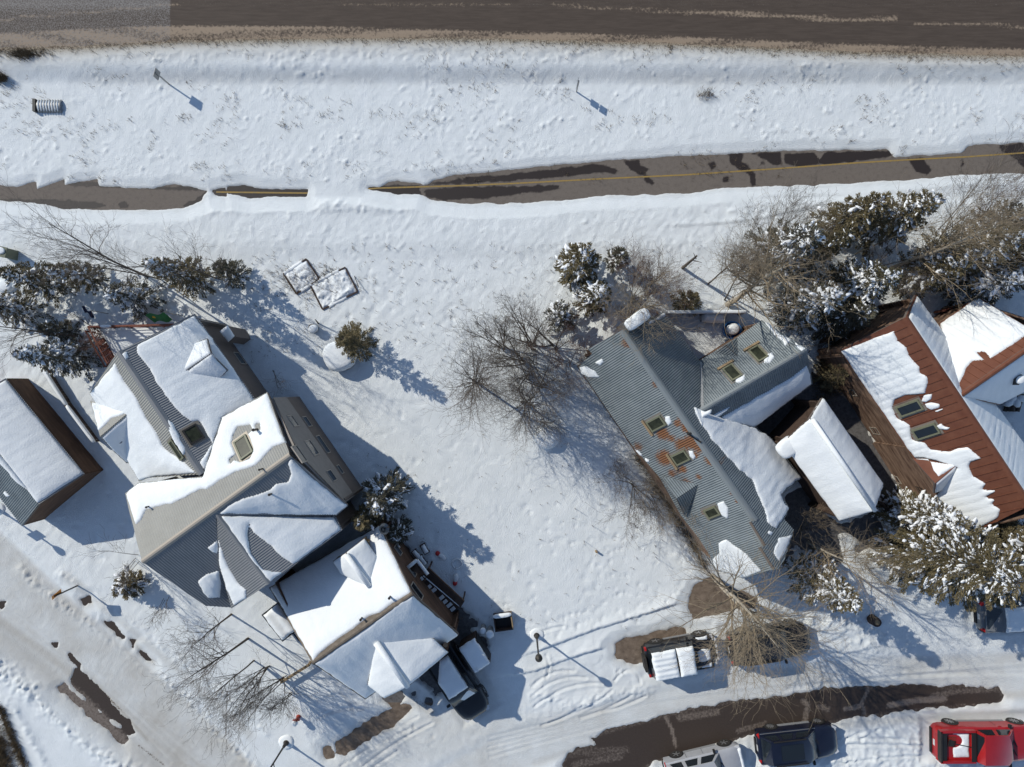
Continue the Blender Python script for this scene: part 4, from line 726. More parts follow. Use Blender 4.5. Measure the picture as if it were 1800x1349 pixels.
ze = pEW.z(1682, 818); e1 = Pl((1682, 818, ze), (1644, 850, ze), (1604, 806, ze - 0.9)); e2 = Pl((1682, 818, ze), (1644, 850, ze), (1642, 868, ze - 0.8))
roof(hE, e1, [(1682, 818), (1644, 850), (1604, 806)], M['redmetal'], prof='flat', pitch=.5, deck=0.08); roof(hE, e2, [(1682, 818), (1644, 850), (1642, 868), (1667, 857)], M['redmetal'], prof='flat', pitch=.5, deck=0.08)
snow(hE, e1, [(1682, 818), (1650, 840), (1640, 826), (1632, 806), (1606, 806)], T=0.12, rough=0.03); snow(hE, e2, [(1681, 819), (1645, 850), (1643, 867), (1667, 857)], T=0.14, rough=0.02)
pEN = Pl((1688, 697, 5.86), (1800, 619, 5.86), (1718, 522, 2.9)); pES = Pl((1688, 697, 5.86), (1800, 619, 5.86), (1760, 706, 3.3))
roof(hE, pEN, [(1688, 697), (1652, 568), (1719, 522), (1835, 593)], M['redmetal'], name='panels', pitch=0.45); roof(hE, pES, [(1688, 697), (1835, 594), (1905, 636), (1756, 712)], M['redmetal'], prof='flat', pitch=.5)
snow(hE, pEN, [(1680, 688), (1652, 569), (1719, 523), (1833, 592), (1826, 588), (1800, 593), (1790, 600), (1756, 622), (1741, 632), (1732, 620), (1717, 620), (1732, 634), (1710, 635), (1700, 647), (1690, 669)], T=0.15, soft=0.08, rough=0.03, seams=0.45, lump=0.02)
snow(hE, pES, [(1690, 697), (1835, 596), (1904, 636), (1756, 711)], T=0.2, rough=0.02, soft=0.12); cap(hE, P3(1688, 697, 5.86), P3(1835, 594.6, 5.86), 0.08, M['redmetal'])
vp_ = pES.hit(1781, 668); m = MB(); m.box(vp_ + [0, 0, .25], (.45, .35, .5), rz=.6).done('roof_vent', M['iron'], hE); V, Fq = dome(vp_ + [0, 0, .5], .24, .2, .15, .6); mk('vent_snow', V, Fq, M['rsnow'], hE, smooth=True)
cE = plan(1700, 720, 4)
wE = Wall(hE, plan(1476, 616, 3.4), plan(1590, 790, 3.4), [(0, 3.25), (1, 3.25)], M['oldwood'], toward=cE, inset=0.30, lap=0.30, amp=0.06); wE.window(1539, 757, 0.4, 0.7, frame='trimtan'); wE.window(1500, 690, 0.35, 0.5, frame='trimtan')
wE2 = Wall(hE, plan(1590, 790, 3.4), plan(1690, 948, 3.4), [(0, 3.25), (.12, 3.4), (.35, ze - .2), (.55, 3.3), (1, 3.25)], M['oldwood'], toward=cE, inset=0.12, lap=0.30, amp=0.06); wE2.window(1575, 842, 0.45, 0.75, frame='trimtan'); wE2.window(1620, 862, 0.4, 0.6, frame='darkwood')
for p0, p1, tp in (((1476, 616, 3.4), (1610, 518, 3.4), [(0, 3.2), (.5, 5.8), (1, 3.2)]), ((1652, 568, 2.9), (1719, 522, 2.9), [(0, 2.8), (1, 2.8)]), ((1719, 522, 2.9), (1905, 636, 3.3), [(0, 2.8), (.5, 5.6), (1, 3.1)]), ((1610, 518, 3.4), (1652, 568, 3.4), [(0, 3.2), (1, 3.2)]), ((1690, 948, 3.4), (1850, 850, 3.4), [(0, 3.2), (.5, 5.8), (1, 3.2)])): Wall(hE, plan(*p0), plan(*p1), tp, M['oldwood'], toward=cE, inset=0.3, lap=0.18)
# ---------------------------------------------------------------- shed F (left edge)
sF = thing('shed', 'brown shed at the left edge with a snowy roof and bare grey lower slope', 'shed', W(30, 790, 0))
pFN = Pl((0, 800, 3.0), (68, 887, 3.0), (149, 833, 1.9)); pFS = Pl((0, 800, 3.0), (68, 887, 3.0), (39, 925, 1.95))
roof(sF, pFN, [(-68, 713), (68, 887), (149, 833), (10, 665)], M['greymetal']); roof(sF, pFS, [(-68, 713), (68, 887), (39, 925), (-105, 740)], M['galv'])
snow(sF, pFN, [(-66, 715), (66, 886), (148, 833), (10, 667)], T=0.2, soft=0.12, rough=0.02); snow(sF, pFN, [(-66, 716), (0, 798), (40, 846), (58, 866), (60, 872), (30, 850), (-10, 806), (-68, 735)], T=0.26, soft=0.1, lump=0.06); snow(sF, pFS, [(6, 866), (10, 862), (18, 872), (13, 875)], T=.1, res=.05)
cF = plan(30, 800, 2)
for p0, p1, tp in (((10, 665, 1.9), (149, 833, 1.9), [(0, 1.8), (1, 1.8)]), ((149, 833, 1.9), (39, 925, 1.95), [(0, 1.75), (.5, 2.85), (1, 1.8)]), ((39, 925, 1.95), (-105, 740, 1.95), [(0, 1.8), (1, 1.8)]), ((-105, 740, 1.95), (10, 665, 1.9), [(0, 1.75), (.5, 2.85), (1, 1.8)])): Wall(sF, plan(*p0), plan(*p1), tp, M['brownwood'], toward=cF, inset=0.02, lap=0.12, amp=0.012)

# ---------------------------------------------------------------- trees
def tubes(A, B, ra, rb, n):
    A = np.asarray(A); B = np.asarray(B); ra = np.asarray(ra); rb = np.asarray(rb); D = B - A; D = D / np.maximum(np.linalg.norm(D, axis=1, keepdims=True), 1e-9)
    up = np.where(np.abs(D[:, 2:3]) < 0.9, np.array([[0, 0, 1.0]]), np.array([[1.0, 0, 0]])); X = np.cross(D, up); X /= np.linalg.norm(X, axis=1, keepdims=True); Y = np.cross(D, X)
    t = np.arange(n) * 2 * np.pi / n; R = np.cos(t)[None, :, None] * X[:, None] + np.sin(t)[None, :, None] * Y[:, None]
    V = np.concatenate([A[:, None] + R * ra[:, None, None], B[:, None] + R * rb[:, None, None]], 1).reshape(-1, 3)
    i = np.arange(n); q = np.stack([i, (i + 1) % n, n + (i + 1) % n, n + i], -1); Q = (np.arange(len(A)) * 2 * n)[:, None, None] + q[None]
    return V, Q.reshape(-1, 4)
def grow(rng, p, d, L, r, lvl, seg, kids, spread, up, out):
    k = 5 if lvl == 0 else 4; pts = [p]; q = p.copy(); d = d / np.linalg.norm(d)
    for i in range(k):
        d = d + rng.normal(0, 0.035 if lvl == 0 else 0.10 + 0.05 * lvl, 3) + np.array([0, 0, up * (0.05 if lvl else 0.0)]); d /= np.linalg.norm(d); q = q + d * L / k; pts.append(q)
        r0 = r * (1 - 0.8 * i / k); r1 = r * (1 - 0.8 * (i + 1) / k); out.append((lvl, pts[-2], q, max(r0, .004), max(r1, .0035)))
    if lvl >= len(kids): return
    n = kids[lvl]
    for j in range(n):
        t = (0.28 if lvl == 0 else 0.15) + (0.98 - (0.28 if lvl == 0 else 0.15)) * (j + rng.random()) / n; f = t * k; i = min(k - 1, int(f)); b = pts[i] + (pts[i + 1] - pts[i]) * (f - i); ax = pts[i + 1] - pts[i]; ax /= np.linalg.norm(ax)
        s = np.cross(ax, rng.normal(0, 1, 3)); s /= np.linalg.norm(s); a = spread * rng.uniform(0.7, 1.25); nd_ = ax * math.cos(a) + s * math.sin(a) + np.array([0, 0, up * 0.25])
        grow(rng, b, nd_, L * rng.uniform(0.36, 0.6) * (1.15 - 0.55 * t if lvl == 0 else 1), r * (1 - 0.7 * t) * 0.55, lvl + 1, seg, kids, spread, up, out)
def bare_tree(name, label, cat, px, py, h, seed, stems=1, spread=0.7, kids=(12, 7, 5), lean=(0, 0), r=0.07, bark='bark', twig='twig', up=0.5, group=None, fan=0.25, low=0.0):
    rng = np.random.default_rng(seed); b = G(px, py); t = thing(name, label, cat, b, 0, group); segs = []
    for s in range(stems):
        o = np.array([rng.normal(0, .12), rng.normal(0, .12), -0.1]) * (1 if stems > 1 else 0.1); a = rng.random() * 6.283; f = fan if stems > 1 else 0.05
        d = np.array([lean[0] + math.cos(a) * f, lean[1] + math.sin(a) * f, 1.0]); hh = h * (rng.uniform(0.7, 1.0) if stems > 1 else 1.0) / 1.02
        grow(rng, b + o, d, hh, r * (0.75 if stems > 1 else 1), 0, 5, kids, spread, up, segs)
    for nm, lv, n, mt in (('trunk', (0,), 7, bark), ('crown', (1, 2, 3, 4), 3, twig)):
        q = [s for s in segs if s[0] in lv]
        if q: V, Q = tubes([s[1] for s in q], [s[2] for s in q], [s[3] for s in q], [s[4] for s in q], n); o = mk(nm, V, Q, M[mt], t, smooth=True)
    return t
_lv, _lf = dome((0, 0, 0), 1, 1, 1, 0, 6, 3, 0, 0.0)
_lv = np.array(_lv); _lf = [f for f in _lf]
def conifer(name, label, cat, px, py, h, R, seed, mat='needle', snowy=0.5, dens=1.0, group=None, base=0.12, bushy=0.0, lean=(0, 0)):
    rng = np.random.default_rng(seed); b = G(px, py); t = thing(name, label, cat, b, 0, group); top = b + np.array([lean[0], lean[1], h])
    MB().tube(b - [0, 0, .15], b + (top - b) * 0.97, 0.035 + 0.017 * h, 0.012, n=7).done('trunk', M['bark'], t)
    A = []; B = []; C = []; sv = []; br = []
    nl = max(7, int(h * 3.6))
    for k in range(nl):
        f = base + (0.985 - base) * k / (nl - 1); z = f; Lb = R * ((1 - (f - base) / (1 - base)) ** 0.85 * (1 - bushy) + bushy * math.sqrt(max(0.0, 1 - ((f - 0.4) / 0.62) ** 2))) + 0.10
        nb = int(rng.integers(6, 10)); a0 = rng.random() * 6.28
        for j in range(nb):
            a = a0 + 6.283 * j / nb + rng.normal(0, .22); L = Lb * rng.uniform(0.62, 1.18); el = (-0.28 + 0.75 * f) + rng.normal(0, .12)
            o = b + (top - b) * z; d = np.array([math.cos(a) * math.cos(el), math.sin(a) * math.cos(el), math.sin(el)]); e = o + d * L; br.append((o, e))
            n = int((18 + 70 * L) * dens); s = np.sqrt(rng.random(n)) * 0.95 + 0.05; side = np.cross(d, [0, 0, 1.0]); side /= np.linalg.norm(side)
            off = rng.normal(0, 1, n) * 0.12 * (0.3 + L * 0.55) * (1.15 - s); drop = -np.abs(rng.normal(0, .05, n)) - 0.10 * L * s * s + 0.10 * s ** 3
            p = o + s[:, None] * d * L + off[:, None] * side + drop[:, None] * np.array([0, 0, 1.0])
            dirn = d + side * np.sign(off)[:, None] * rng.uniform(0.35, 1.0, n)[:, None] + rng.normal(0, .28, (n, 3)); dirn /= np.linalg.norm(dirn, axis=1, keepdims=True)
            ln_ = rng.uniform(0.08, 0.19, n)[:, None]; w = np.cross(dirn, rng.normal(0, 1, (n, 3)) + np.array([0, 0, 1.5])); w /= np.linalg.norm(w, axis=1, keepdims=True); w *= rng.uniform(0.013, 0.027, n)[:, None]
            A.append(p); B.append(p + dirn * ln_ * 0.55 + w); C.append(np.stack([p + dirn * ln_, p + dirn * ln_ * 0.55 - w], 1))
            m = rng.random() * snowy * (0.25 + f)
            ns = rng.poisson(snowy * (1.4 + 5.0 * L) * dens * (0.10 if rng.random() > .25 + .42 * snowy else 2.3))
            for _ in range(min(ns, 24)):
                s1_ = rng.uniform(0.3, 1.02); sv.append((o + d * L * s1_ + side * rng.normal(0, .08 + .05 * L) + np.array([0, 0, 0.015 - 0.10 * L * s1_ * s1_]), rng.gamma(1.3, 0.028) + 0.016, a))
    A = np.concatenate(A); B = np.concatenate(B); C = np.concatenate(C); V = np.concatenate([A[:, None], B[:, None], C], 1).reshape(-1, 3)
    mk('crown', V, np.arange(len(V)).reshape(-1, 4), M[mat], t)
    V, Q = tubes([x[0] for x in br], [x[0] + (x[1] - x[0]) * .85 for x in br], np.full(len(br), .014), np.full(len(br), .006), 3); mk('branch', V, Q, M['bark'], t, kind='stuff')
    if sv:
        V = []; Fc = []
        for c, r, a in sv:
            r = min(r, .16); a = a + rng.normal(0, .35); q = _lv * np.array([r * rng.uniform(1.1, 2.6), r * rng.uniform(.5, .85), r * 0.6]); q = np.stack([q[:, 0] * math.cos(a) - q[:, 1] * math.sin(a), q[:, 0] * math.sin(a) + q[:, 1] * math.cos(a), q[:, 2] - 0.25 * r], 1)
            q += rng.normal(0, r * 0.17, q.shape); k = len(V) * len(_lv); V.append(q + c); Fc += [[i + k for i in f] for f in _lf]
        mk('snow_load', np.vstack(V), Fc, M['tsnow'], t, smooth=True, kind='stuff')
    return t
def bx(cx, cy, h):        # ground pixel under a crown whose middle is seen at (cx, cy)
    k = 1 - 0.42 * h / H; return CX + (cx - CX) * k, CY + (cy - CY) * k
CON = 'spruces and pines dusted with snow'
CONS = [  # crown centre px, height, radius, needle, snow, density, bushy, label
 (68, 492, 5.0, 1.15, 'needle', .6, 0.9, 0, 'spiky spruce near the green utility box at the upper left'),
 (24, 540, 4.2, 1.15, 'needle', .9, 0.9, 0, 'snow clad spruce cut by the left edge of the photo'),
 (142, 486, 4.6, .85, 'needle', .45, 1.0, 0, 'dark spruce second from the left edge, above the deck'),
 (236, 522, 4.0, 1.2, 'needleb', 1.0, 0.9, 0, 'snowy spruce just above the deck railing and the green flag'),
 (318, 482, 6.0, 1.1, 'needlel', .6, 1.0, 0, 'tall leaning spruce right of the thin bare trees, upper left'),
 (405, 478, 3.0, .85, 'needleb', .3, 1.0, 0, 'small dark spruce at the right end of the upper left row'),
 (106, 627, 5.6, 1.2, 'needleb', .9, 0.9, 0, 'snowy spruce left of the red brown deck railing'),
 (108, 582, 2.6, .6, 'needleb', .1, 1.0, .3, 'small dark juniper beside the spruce by the deck'),
 (621, 600, 4.0, 1.05, 'needlel', .0, 1.0, .1, 'lone olive spruce beside the round snow mound'),
 (1016, 466, 5.5, 1.25, 'needlel', .6, 1.5, .4, 'bushy olive spruce alone above the grey roofed house'),
 (1046, 520, 4.6, .95, 'needle', .9, 1.3, .3, 'snow dusted spruce below the bushy olive one'), (1085, 456, 3.0, .62, 'needleb', .4, 1.1, .2, 'small spruce to the right of the bushy olive one'),
 (1207, 532, 2.4, .75, 'needlel', .1, 1.2, .4, 'low olive bush of a pine behind the snow capped fence'),
 (984, 556, 3.0, .9, 'needleb', .8, .9, 0, 'small snowy spruce in the thicket over the empty lot'),
 (1490, 383, 6.0, 1.35, 'needlel', .35, 1.3, .3, 'brownish spruce directly under the bike path, upper right'), (1560, 388, 7.0, 1.6, 'needlel', .6, 1.2, .2, 'wide olive spruce with brown tips under the bike path'),
 (1375, 440, 7.0, 1.9, 'needleb', .8, .9, .1, 'broad dark spruce with thick snow clumps behind the pale bare trunk'),
 (1438, 438, 6.0, 1.0, 'needle', .3, 1.1, .1, 'slim spruce between the dark broad one and the olive wide one'),
 (1415, 535, 6.5, 1.6, 'needleb', 1.0, 1.0, .2, 'dark shaded spruce just above the snow covered garage'), (1500, 505, 7.0, 1.65, 'needle', .8, 1.0, .2, 'dense spruce above the rust red roof corner'),
 (1480, 560, 5.0, 1.3, 'needleb', .3, 1.2, .2, 'shaded spruce touching the old board house'), (1630, 480, 5.5, 1.3, 'needlel', .6, 1.0, .2, 'spruce under the pale forked trunk at the upper right'),
 (1700, 445, 7.0, 1.8, 'needlel', .6, 1.0, .2, 'wide olive spruce behind the pale forked trunk'), (1775, 400, 6.5, 1.7, 'needleb', .6, 1.0, .1, 'dark spruce at the upper right edge'),
 (1790, 470, 6.0, 1.7, 'needle', .7, 1.0, .1, 'snowy spruce at the right edge above the seamed snow roof'), (1720, 505, 5.0, 1.6, 'needleb', 1.0, .9, .1, 'snow plastered spruce just above the seamed snow roof'),
 (1662, 975, 9.0, 2.8, 'needlel', .5, 1.9, .5, 'largest spruce, olive with snow, at the lower right by the red roof'), (1755, 962, 8.0, 1.75, 'needlel', .5, 1.8, .45, 'big spruce hanging over the parked grey car'), (1795, 950, 8.5, 1.9, 'needlel', .15, 1.3, .4, 'green snow free spruce at the right edge by the red roof'),
 (1620, 905, 6.0, 1.35, 'needlel', .9, 1.5, .4, 'snow laden spruce between the garage and the red roofed house'),
 (1445, 1027, 6.4, 1.35, 'needlel', .95, 1.1, .2, 'snowy spruce in front of the grey roofed house, by the street'),
 (677, 872, 4.6, 1.45, 'needleb', .7, 1.2, .3, 'dark spruce in the shade between the two snowy left houses'), (650, 905, 4.2, .72, 'needlel', .1, 1.5, .5, 'sunlit olive pine at the foot of the shaded spruce'), (700, 935, 2.6, .7, 'needleb', .6, 1.0, .3, 'low snowy juniper against the brown board wall'),
 (228, 1026, 1.5, .75, 'needlel', .8, 1.6, .6, 'snowy garden shrub on the lawn left of the large taupe house'), (1462, 660, 2.2, .9, 'needlel', .0, .7, .5, 'brown dead bush between the grey and the red roofed houses'),
]
for i, (cx, cy, h, R, mt, sn, dn, bu, lab) in enumerate(CONS):
    x, y = bx(cx, cy, h); conifer('spruce' if h > 2.3 else 'conifer_shrub', lab, 'tree' if h > 2.3 else 'shrub', x, y, h, R, 100 + i, mt, sn, dn, CON, bushy=bu, base=0.05 if bu > .25 else 0.12)
BT = 'bare leafless trees'
def bt(px, py, h, lab, **k): return bare_tree('bare_tree', lab, 'tree', px, py, h, k.pop('seed', int(px * 7 + py)), group=BT, **k)
bt(262, 487, 9.0, 'longest bare tree of the upper left row, reaching left', kids=(14, 5, 3), spread=.45, r=.07)
bt(285, 492, 7.5, 'second bare tree of the upper left row, thin grey', kids=(12, 5, 3), spread=.4, r=.045); bt(245, 478, 6.5, 'slender bare sapling behind the longest bare tree', kids=(12, 5, 3), spread=.4, r=.04); bt(300, 475, 6.5, 'slender bare sapling next to the tall leaning spruce', kids=(12, 5, 3), spread=.45, r=.04)
bt(390, 492, 6.5, 'bare tree between the two right spruces of the upper left row', kids=(13, 6, 3), spread=.5, r=.05); bt(425, 485, 4.5, 'bare sapling at the right end of the upper left row', kids=(10, 5, 3), spread=.5, r=.035)
bt(150, 593, 6.5, 'bare tree left of the deck, leaning to the left edge', kids=(13, 6, 4), spread=.5, r=.07, lean=(-.18, .03)); bt(175, 585, 3.0, 'twiggy bare bush at the deck corner', stems=7, kids=(8, 5), r=.03, twig='twigred', fan=.5, spread=.5)
bt(70, 545, 5.0, 'bare sapling among the left edge spruces', kids=(9, 5, 3), spread=.5, r=.035)
bt(832, 668, 6.3, 'round crowned bare tree in the empty lot, seen straight from above', kids=(40, 9, 6), spread=.85, r=.085, twig='twig', up=.45); bt(917, 707, 6.0, 'second round crowned bare tree of the empty lot, lower right', kids=(38, 9, 6), spread=.9, r=.08, twig='twig', up=.4); bt(950, 742, 3.4, 'low bare tree beside the snowy hump in the lot', kids=(12, 7, 4), spread=.8, r=.04)
bt(920, 636, 5.0, 'spreading bare clump in the middle of the lot thicket', stems=7, kids=(10, 5, 3), lean=(-.42, .26), fan=.4, spread=.42, r=.06); bt(938, 612, 5.2, 'tall bare clump at the top of the lot thicket', stems=7, kids=(10, 5, 3), lean=(-.35, .40), fan=.4, spread=.4, r=.06)
bt(975, 612, 4.5, 'dense dark bare clump by the grey house wall', stems=7, kids=(10, 5, 3), lean=(-.15, .25), fan=.45, spread=.5, r=.05, twig='twigred'); bt(930, 660, 4.2, 'low bare clump between the round crowned trees', stems=6, kids=(10, 6, 4), lean=(-.25, .05), fan=.4, spread=.5, r=.05)
bt(885, 615, 4.2, 'bare clump at the left tip of the lot thicket', stems=6, kids=(10, 5, 3), lean=(-.3, .25), fan=.4, spread=.42, r=.055); bt(955, 680, 4.6, 'bare clump of straight stems in the lower lot thicket', stems=7, kids=(10, 5, 3), lean=(-.1, .15), fan=.35, spread=.4, r=.055)
bt(1000, 640, 3.6, 'bare brush touching the corner of the grey roof', stems=6, kids=(9, 6, 3), fan=.5, spread=.6, r=.03, twig='twigred')
bt(1085, 577, 7.0, 'pale twigged tree leaning over the snow by the chimney', kids=(26, 8, 5), lean=(.18, .16), spread=.8, r=.07, bark='aspen', twig='twigtan'); bt(1110, 525, 4.5, 'dense brown bare thicket behind the chimney', stems=9, kids=(12, 8, 4), fan=.5, spread=.65, r=.035, twig='twigred'); bt(1150, 500, 3.0, 'thin bare brush right of the brown thicket', stems=6, kids=(9, 6), fan=.5, spread=.6, r=.025)
bt(1278, 536, 8.8, 'thick pale trunk above the snow capped fence', kids=(22, 8, 5), lean=(.06, .05), spread=.75, r=.16, bark='aspen', twig='twigtan'); bt(1244, 500, 6.0, 'thin leaning bare tree left of the thick pale trunk', kids=(14, 7, 4), lean=(.02, .15), spread=.6, r=.05); bt(1272, 528, 6.0, 'bare side stem by the thick pale trunk', kids=(14, 7, 4), lean=(-.1, .2), spread=.6, r=.05)
bt(1330, 470, 5.5, 'tan twiggy clump in front of the broad dark spruce', stems=8, kids=(11, 7, 4), fan=.45, spread=.6, r=.04, twig='twigtan'); bt(1350, 440, 5.0, 'grey brush behind the broad dark spruce', stems=7, kids=(11, 6, 3), lean=(-.1, .2), fan=.4, spread=.5, r=.03)
bt(1562, 473, 8.2, 'pale forked aspen reaching to the upper right', kids=(16, 8, 5), lean=(.03, .02), spread=.6, r=.12, bark='aspen', twig='twigtan', seed=5); bt(1575, 470, 8.6, 'second stem of the pale forked aspen', kids=(16, 7, 4), lean=(.03, .06), spread=.5, r=.09, bark='aspen', twig='twigtan', seed=9)
bt(1500, 448, 7.5, 'thin tan stem between the upper right spruces', kids=(12, 6, 3), lean=(.05, .08), spread=.5, r=.05, bark='aspen', twig='twigtan'); bt(1648, 418, 6.0, 'dark bare fan shaped bush under the bike path', stems=9, kids=(12, 6, 3), lean=(.05, .15), fan=.35, spread=.4, r=.04); bt(1740, 470, 6.5, 'tan bare tree among the right edge spruces', kids=(18, 7, 5), spread=.8, r=.06, bark='aspen', twig='twigtan'); bt(1700, 415, 5.5, 'red brown brush at the upper right below the path', stems=8, kids=(11, 6, 3), fan=.45, spread=.5, r=.035, twig='twigred'); bt(1540, 470, 5.0, 'grey twiggy clump by the foot of the forked aspen', stems=6, kids=(10, 7, 3), fan=.45, spread=.6, r=.03)
bt(1420, 953, 7.0, 'white barked aspen before the garage driveway', kids=(14, 7, 4), lean=(.02, .02), spread=.85, r=.085, bark='aspen', twig='twigtan', seed=31); bt(1428, 962, 6.6, 'twin stem of the white barked aspen by the driveway', kids=(13, 7, 4), lean=(.02, -.02), spread=.8, r=.07, bark='aspen', twig='twigtan', seed=32); bt(1410, 930, 3.0, 'twiggy growth at the foot of the white barked aspen', stems=6, kids=(9, 6), fan=.6, spread=.7, r=.025, twig='twigtan')
bt(1251, 1012, 9.6, 'big aspen hanging over the black car', kids=(26, 10, 5), lean=(-.01, -.02), spread=.58, r=.15, bark='aspen', twig='twigtan', up=-.3, seed=44); bt(1255, 1018, 9.0, 'second stem of the big aspen over the black car', kids=(16, 8, 4), lean=(.0, -.03), spread=.6, r=.09, bark='aspen', twig='twigtan', up=-.3, seed=45); bt(1290, 985, 4.5, 'thin bare stem on the snow lump of the grey roof', kids=(7, 4), lean=(0, .1), spread=.6, r=.035)
bt(1112, 850, 4.2, 'spreading bare shrub at the wall of the grey roofed house', stems=7, kids=(12, 7, 4), fan=.6, spread=.7, r=.035, twig='twig'); bt(1140, 870, 4.0, 'tan bare shrub reaching over the small roof gable', stems=5, kids=(10, 6, 3), lean=(.2, .05), fan=.4, spread=.6, r=.03, twig='twigtan'); bt(1520, 990, 2.4, 'reddish twiggy bush by the garage driveway', stems=7, kids=(9, 6), fan=.6, spread=.6, r=.02, twig='twigtan')
bt(408, 1079, 5.6, 'upper bare tree of the front yard by the taupe house', kids=(15, 6, 4), spread=.55, r=.06); bt(437, 1121, 6.6, 'largest bare tree of the front yard, branching low', kids=(17, 7, 4), spread=.55, r=.075, lean=(.02, .02)); bt(448, 1160, 5.8, 'bare tree in the middle of the front yard row', kids=(14, 6, 4), spread=.5, r=.05)
bt(470, 1172, 5.2, 'dense bare clump of the front yard', stems=6, kids=(9, 5, 3), fan=.25, spread=.45, r=.045); bt(500, 1192, 4.6, 'lower dense bare clump by the wooden rail', stems=6, kids=(9, 6, 3), fan=.35, spread=.5, r=.04); bt(514, 1216, 4.0, 'small bare tree above the red hydrant', stems=3, kids=(12, 6, 3), fan=.2, spread=.5, r=.04); bt(240, 985, 3.2, 'thin bare bush at the south corner of the taupe house', stems=4, kids=(10, 5), lean=(-.2, -.05), fan=.4, spread=.5, r=.025); bt(295, 1050, 2.6, 'thin bare bush beside the snowy garden shrub', stems=4, kids=(10, 5), fan=.5, spread=.5, r=.02)
bt(480, 650, 2.6, 'arching bare sapling in the shade of the taupe house', stems=2, kids=(9, 5), lean=(.35, -.2), fan=.3, spread=.5, r=.025)
# dry grass and weeds poking through the snow
V = []; Fq = []; rg = np.random.default_rng(3)
def tuft(px, py, n, hh, rr):
    b = G(px, py, -.02)
    for _ in range(n):
        a = rg.random() * 6.28; l = hh * rg.uniform(.5, 1.1); o = b + np.array([rg.normal(0, rr), rg.normal(0, rr), 0]); d = np.array([math.cos(a) * rg.uniform(.1, .8), math.sin(a) * rg.uniform(.1, .8), 1.0]) * l; w = np.array([-math.sin(a), math.cos(a), 0]) * rg.uniform(.008, .017); k = len(V)
        V.extend([o - w, o + w, o + d]); Fq.append([k, k + 1, k + 2])
for _ in range(1900):
    x, y = rg.uniform(0, 1800), rg.uniform(95, 320)
    if vnoise(np.array([x / 45]), np.array([y / 30]), 7)[0] > 0.56: tuft(x, y, rg.integers(3, 9), .24, .10)
for _ in range(1000):
    x = rg.uniform(0, 1800); y = np.interp(x, [0, 330, 800, 1200, 1500, 1800], [96, 76, 74, 86, 99, 110]) + abs(rg.normal(0, 7)); tuft(x, y, rg.integers(2, 6), .2, .08)
for _ in range(520): tuft(rg.uniform(440, 1230), rg.uniform(430, 640), rg.integers(2, 6), .3, .06)
for _ in range(200): tuft(rg.uniform(640, 1230), rg.uniform(760, 1110), rg.integers(1, 4), .35, .04)
for _ in range(260): q = rg.random(); tuft(1118 + 122 * q + rg.normal(0, 4), 800 + 195 * q + rg.normal(0, 4), rg.integers(5, 10), .35, .1)
for _ in range(260): q = rg.random(); tuft(2 + 45 * q + rg.normal(0, 3), 1236 + 110 * q, rg.integers(5, 9), .35, .08)
for _ in range(300): tuft(abs(rg.normal(0, 12)), 1349 - abs(rg.normal(0, 35)), 6, .4, .1)
for _ in range(90): tuft(rg.normal(52, 18), rg.normal(102, 4), 8, .4, .1)
for _ in range(60): tuft(rg.normal(8, 5), rg.normal(142, 3), 8, .5, .08)
for _ in range(300): tuft(rg.normal(1455, 14), rg.normal(655, 26), 8, .5, .12)
for _ in range(160): tuft(rg.normal(545, 40), rg.normal(495, 14), 6, .35, .08)
for _ in range(40): tuft(rg.normal(1240, 8), rg.normal(168, 4), 4, .4, .1)
mk('dry_grass', V, Fq, M['drygrass'], kind='stuff')

# ---------------------------------------------------------------- vehicles (x forward, y left, origin on the ground)
def loft(secs, prof):
    """secs: (x, half width, z bottom, z shoulder, z top); prof: (fraction of width, which z, blend)"""
    V = []; Fc = []; n = None
    for (x, hw, zb, zs, zt) in secs:
        half = [(hw * .86, zb), (hw * .985, zb + .10), (hw, zb + (zs - zb) * .55), (hw * .985, zs - .05), (hw * .93, zs + .005), (hw * .80, zs + (zt - zs) * .72), (hw * .45, zt - .004), (0, zt)]
        ring = [(x, y, z) for y, z in half] + [(x, -y, z) for y, z in half[-2::-1]]; n = len(ring); V += ring
    for k in range(len(secs) - 1):
        for i in range(n - 1): Fc.append([k * n + i, (k + 1) * n + i, (k + 1) * n + i + 1, k * n + i + 1])
        Fc.append([k * n + n - 1, (k + 1) * n + n - 1, (k + 1) * n, k * n])
    Fc.append(list(range(n))); Fc.append([(len(secs) - 1) * n + i for i in range(n)][::-1]); return V, Fc
def vmk(name, V, Fc, mat, root, smooth=False, ang=35):
    o = mk(name, V, Fc, mat, root, smooth=smooth, rel=False)
    if smooth: o.data.set_sharp_from_angle(angle=math.radians(ang))
    return o
M['windglass'] = material('sky_reflect_windscreen', (0.09, 0.11, 0.115), 0.15, spec=0.6, c2=(0.03, 0.035, 0.04), scale=4)  # paler than the other panes: sky reflection put into the glass colour
def quad_inset(P, k, off):
    P = np.array(P, float); c = P.mean(0); n = np.cross(P[1] - P[0], P[2] - P[0]); n /= np.linalg.norm(n); return c + (P - c) * k + n * off
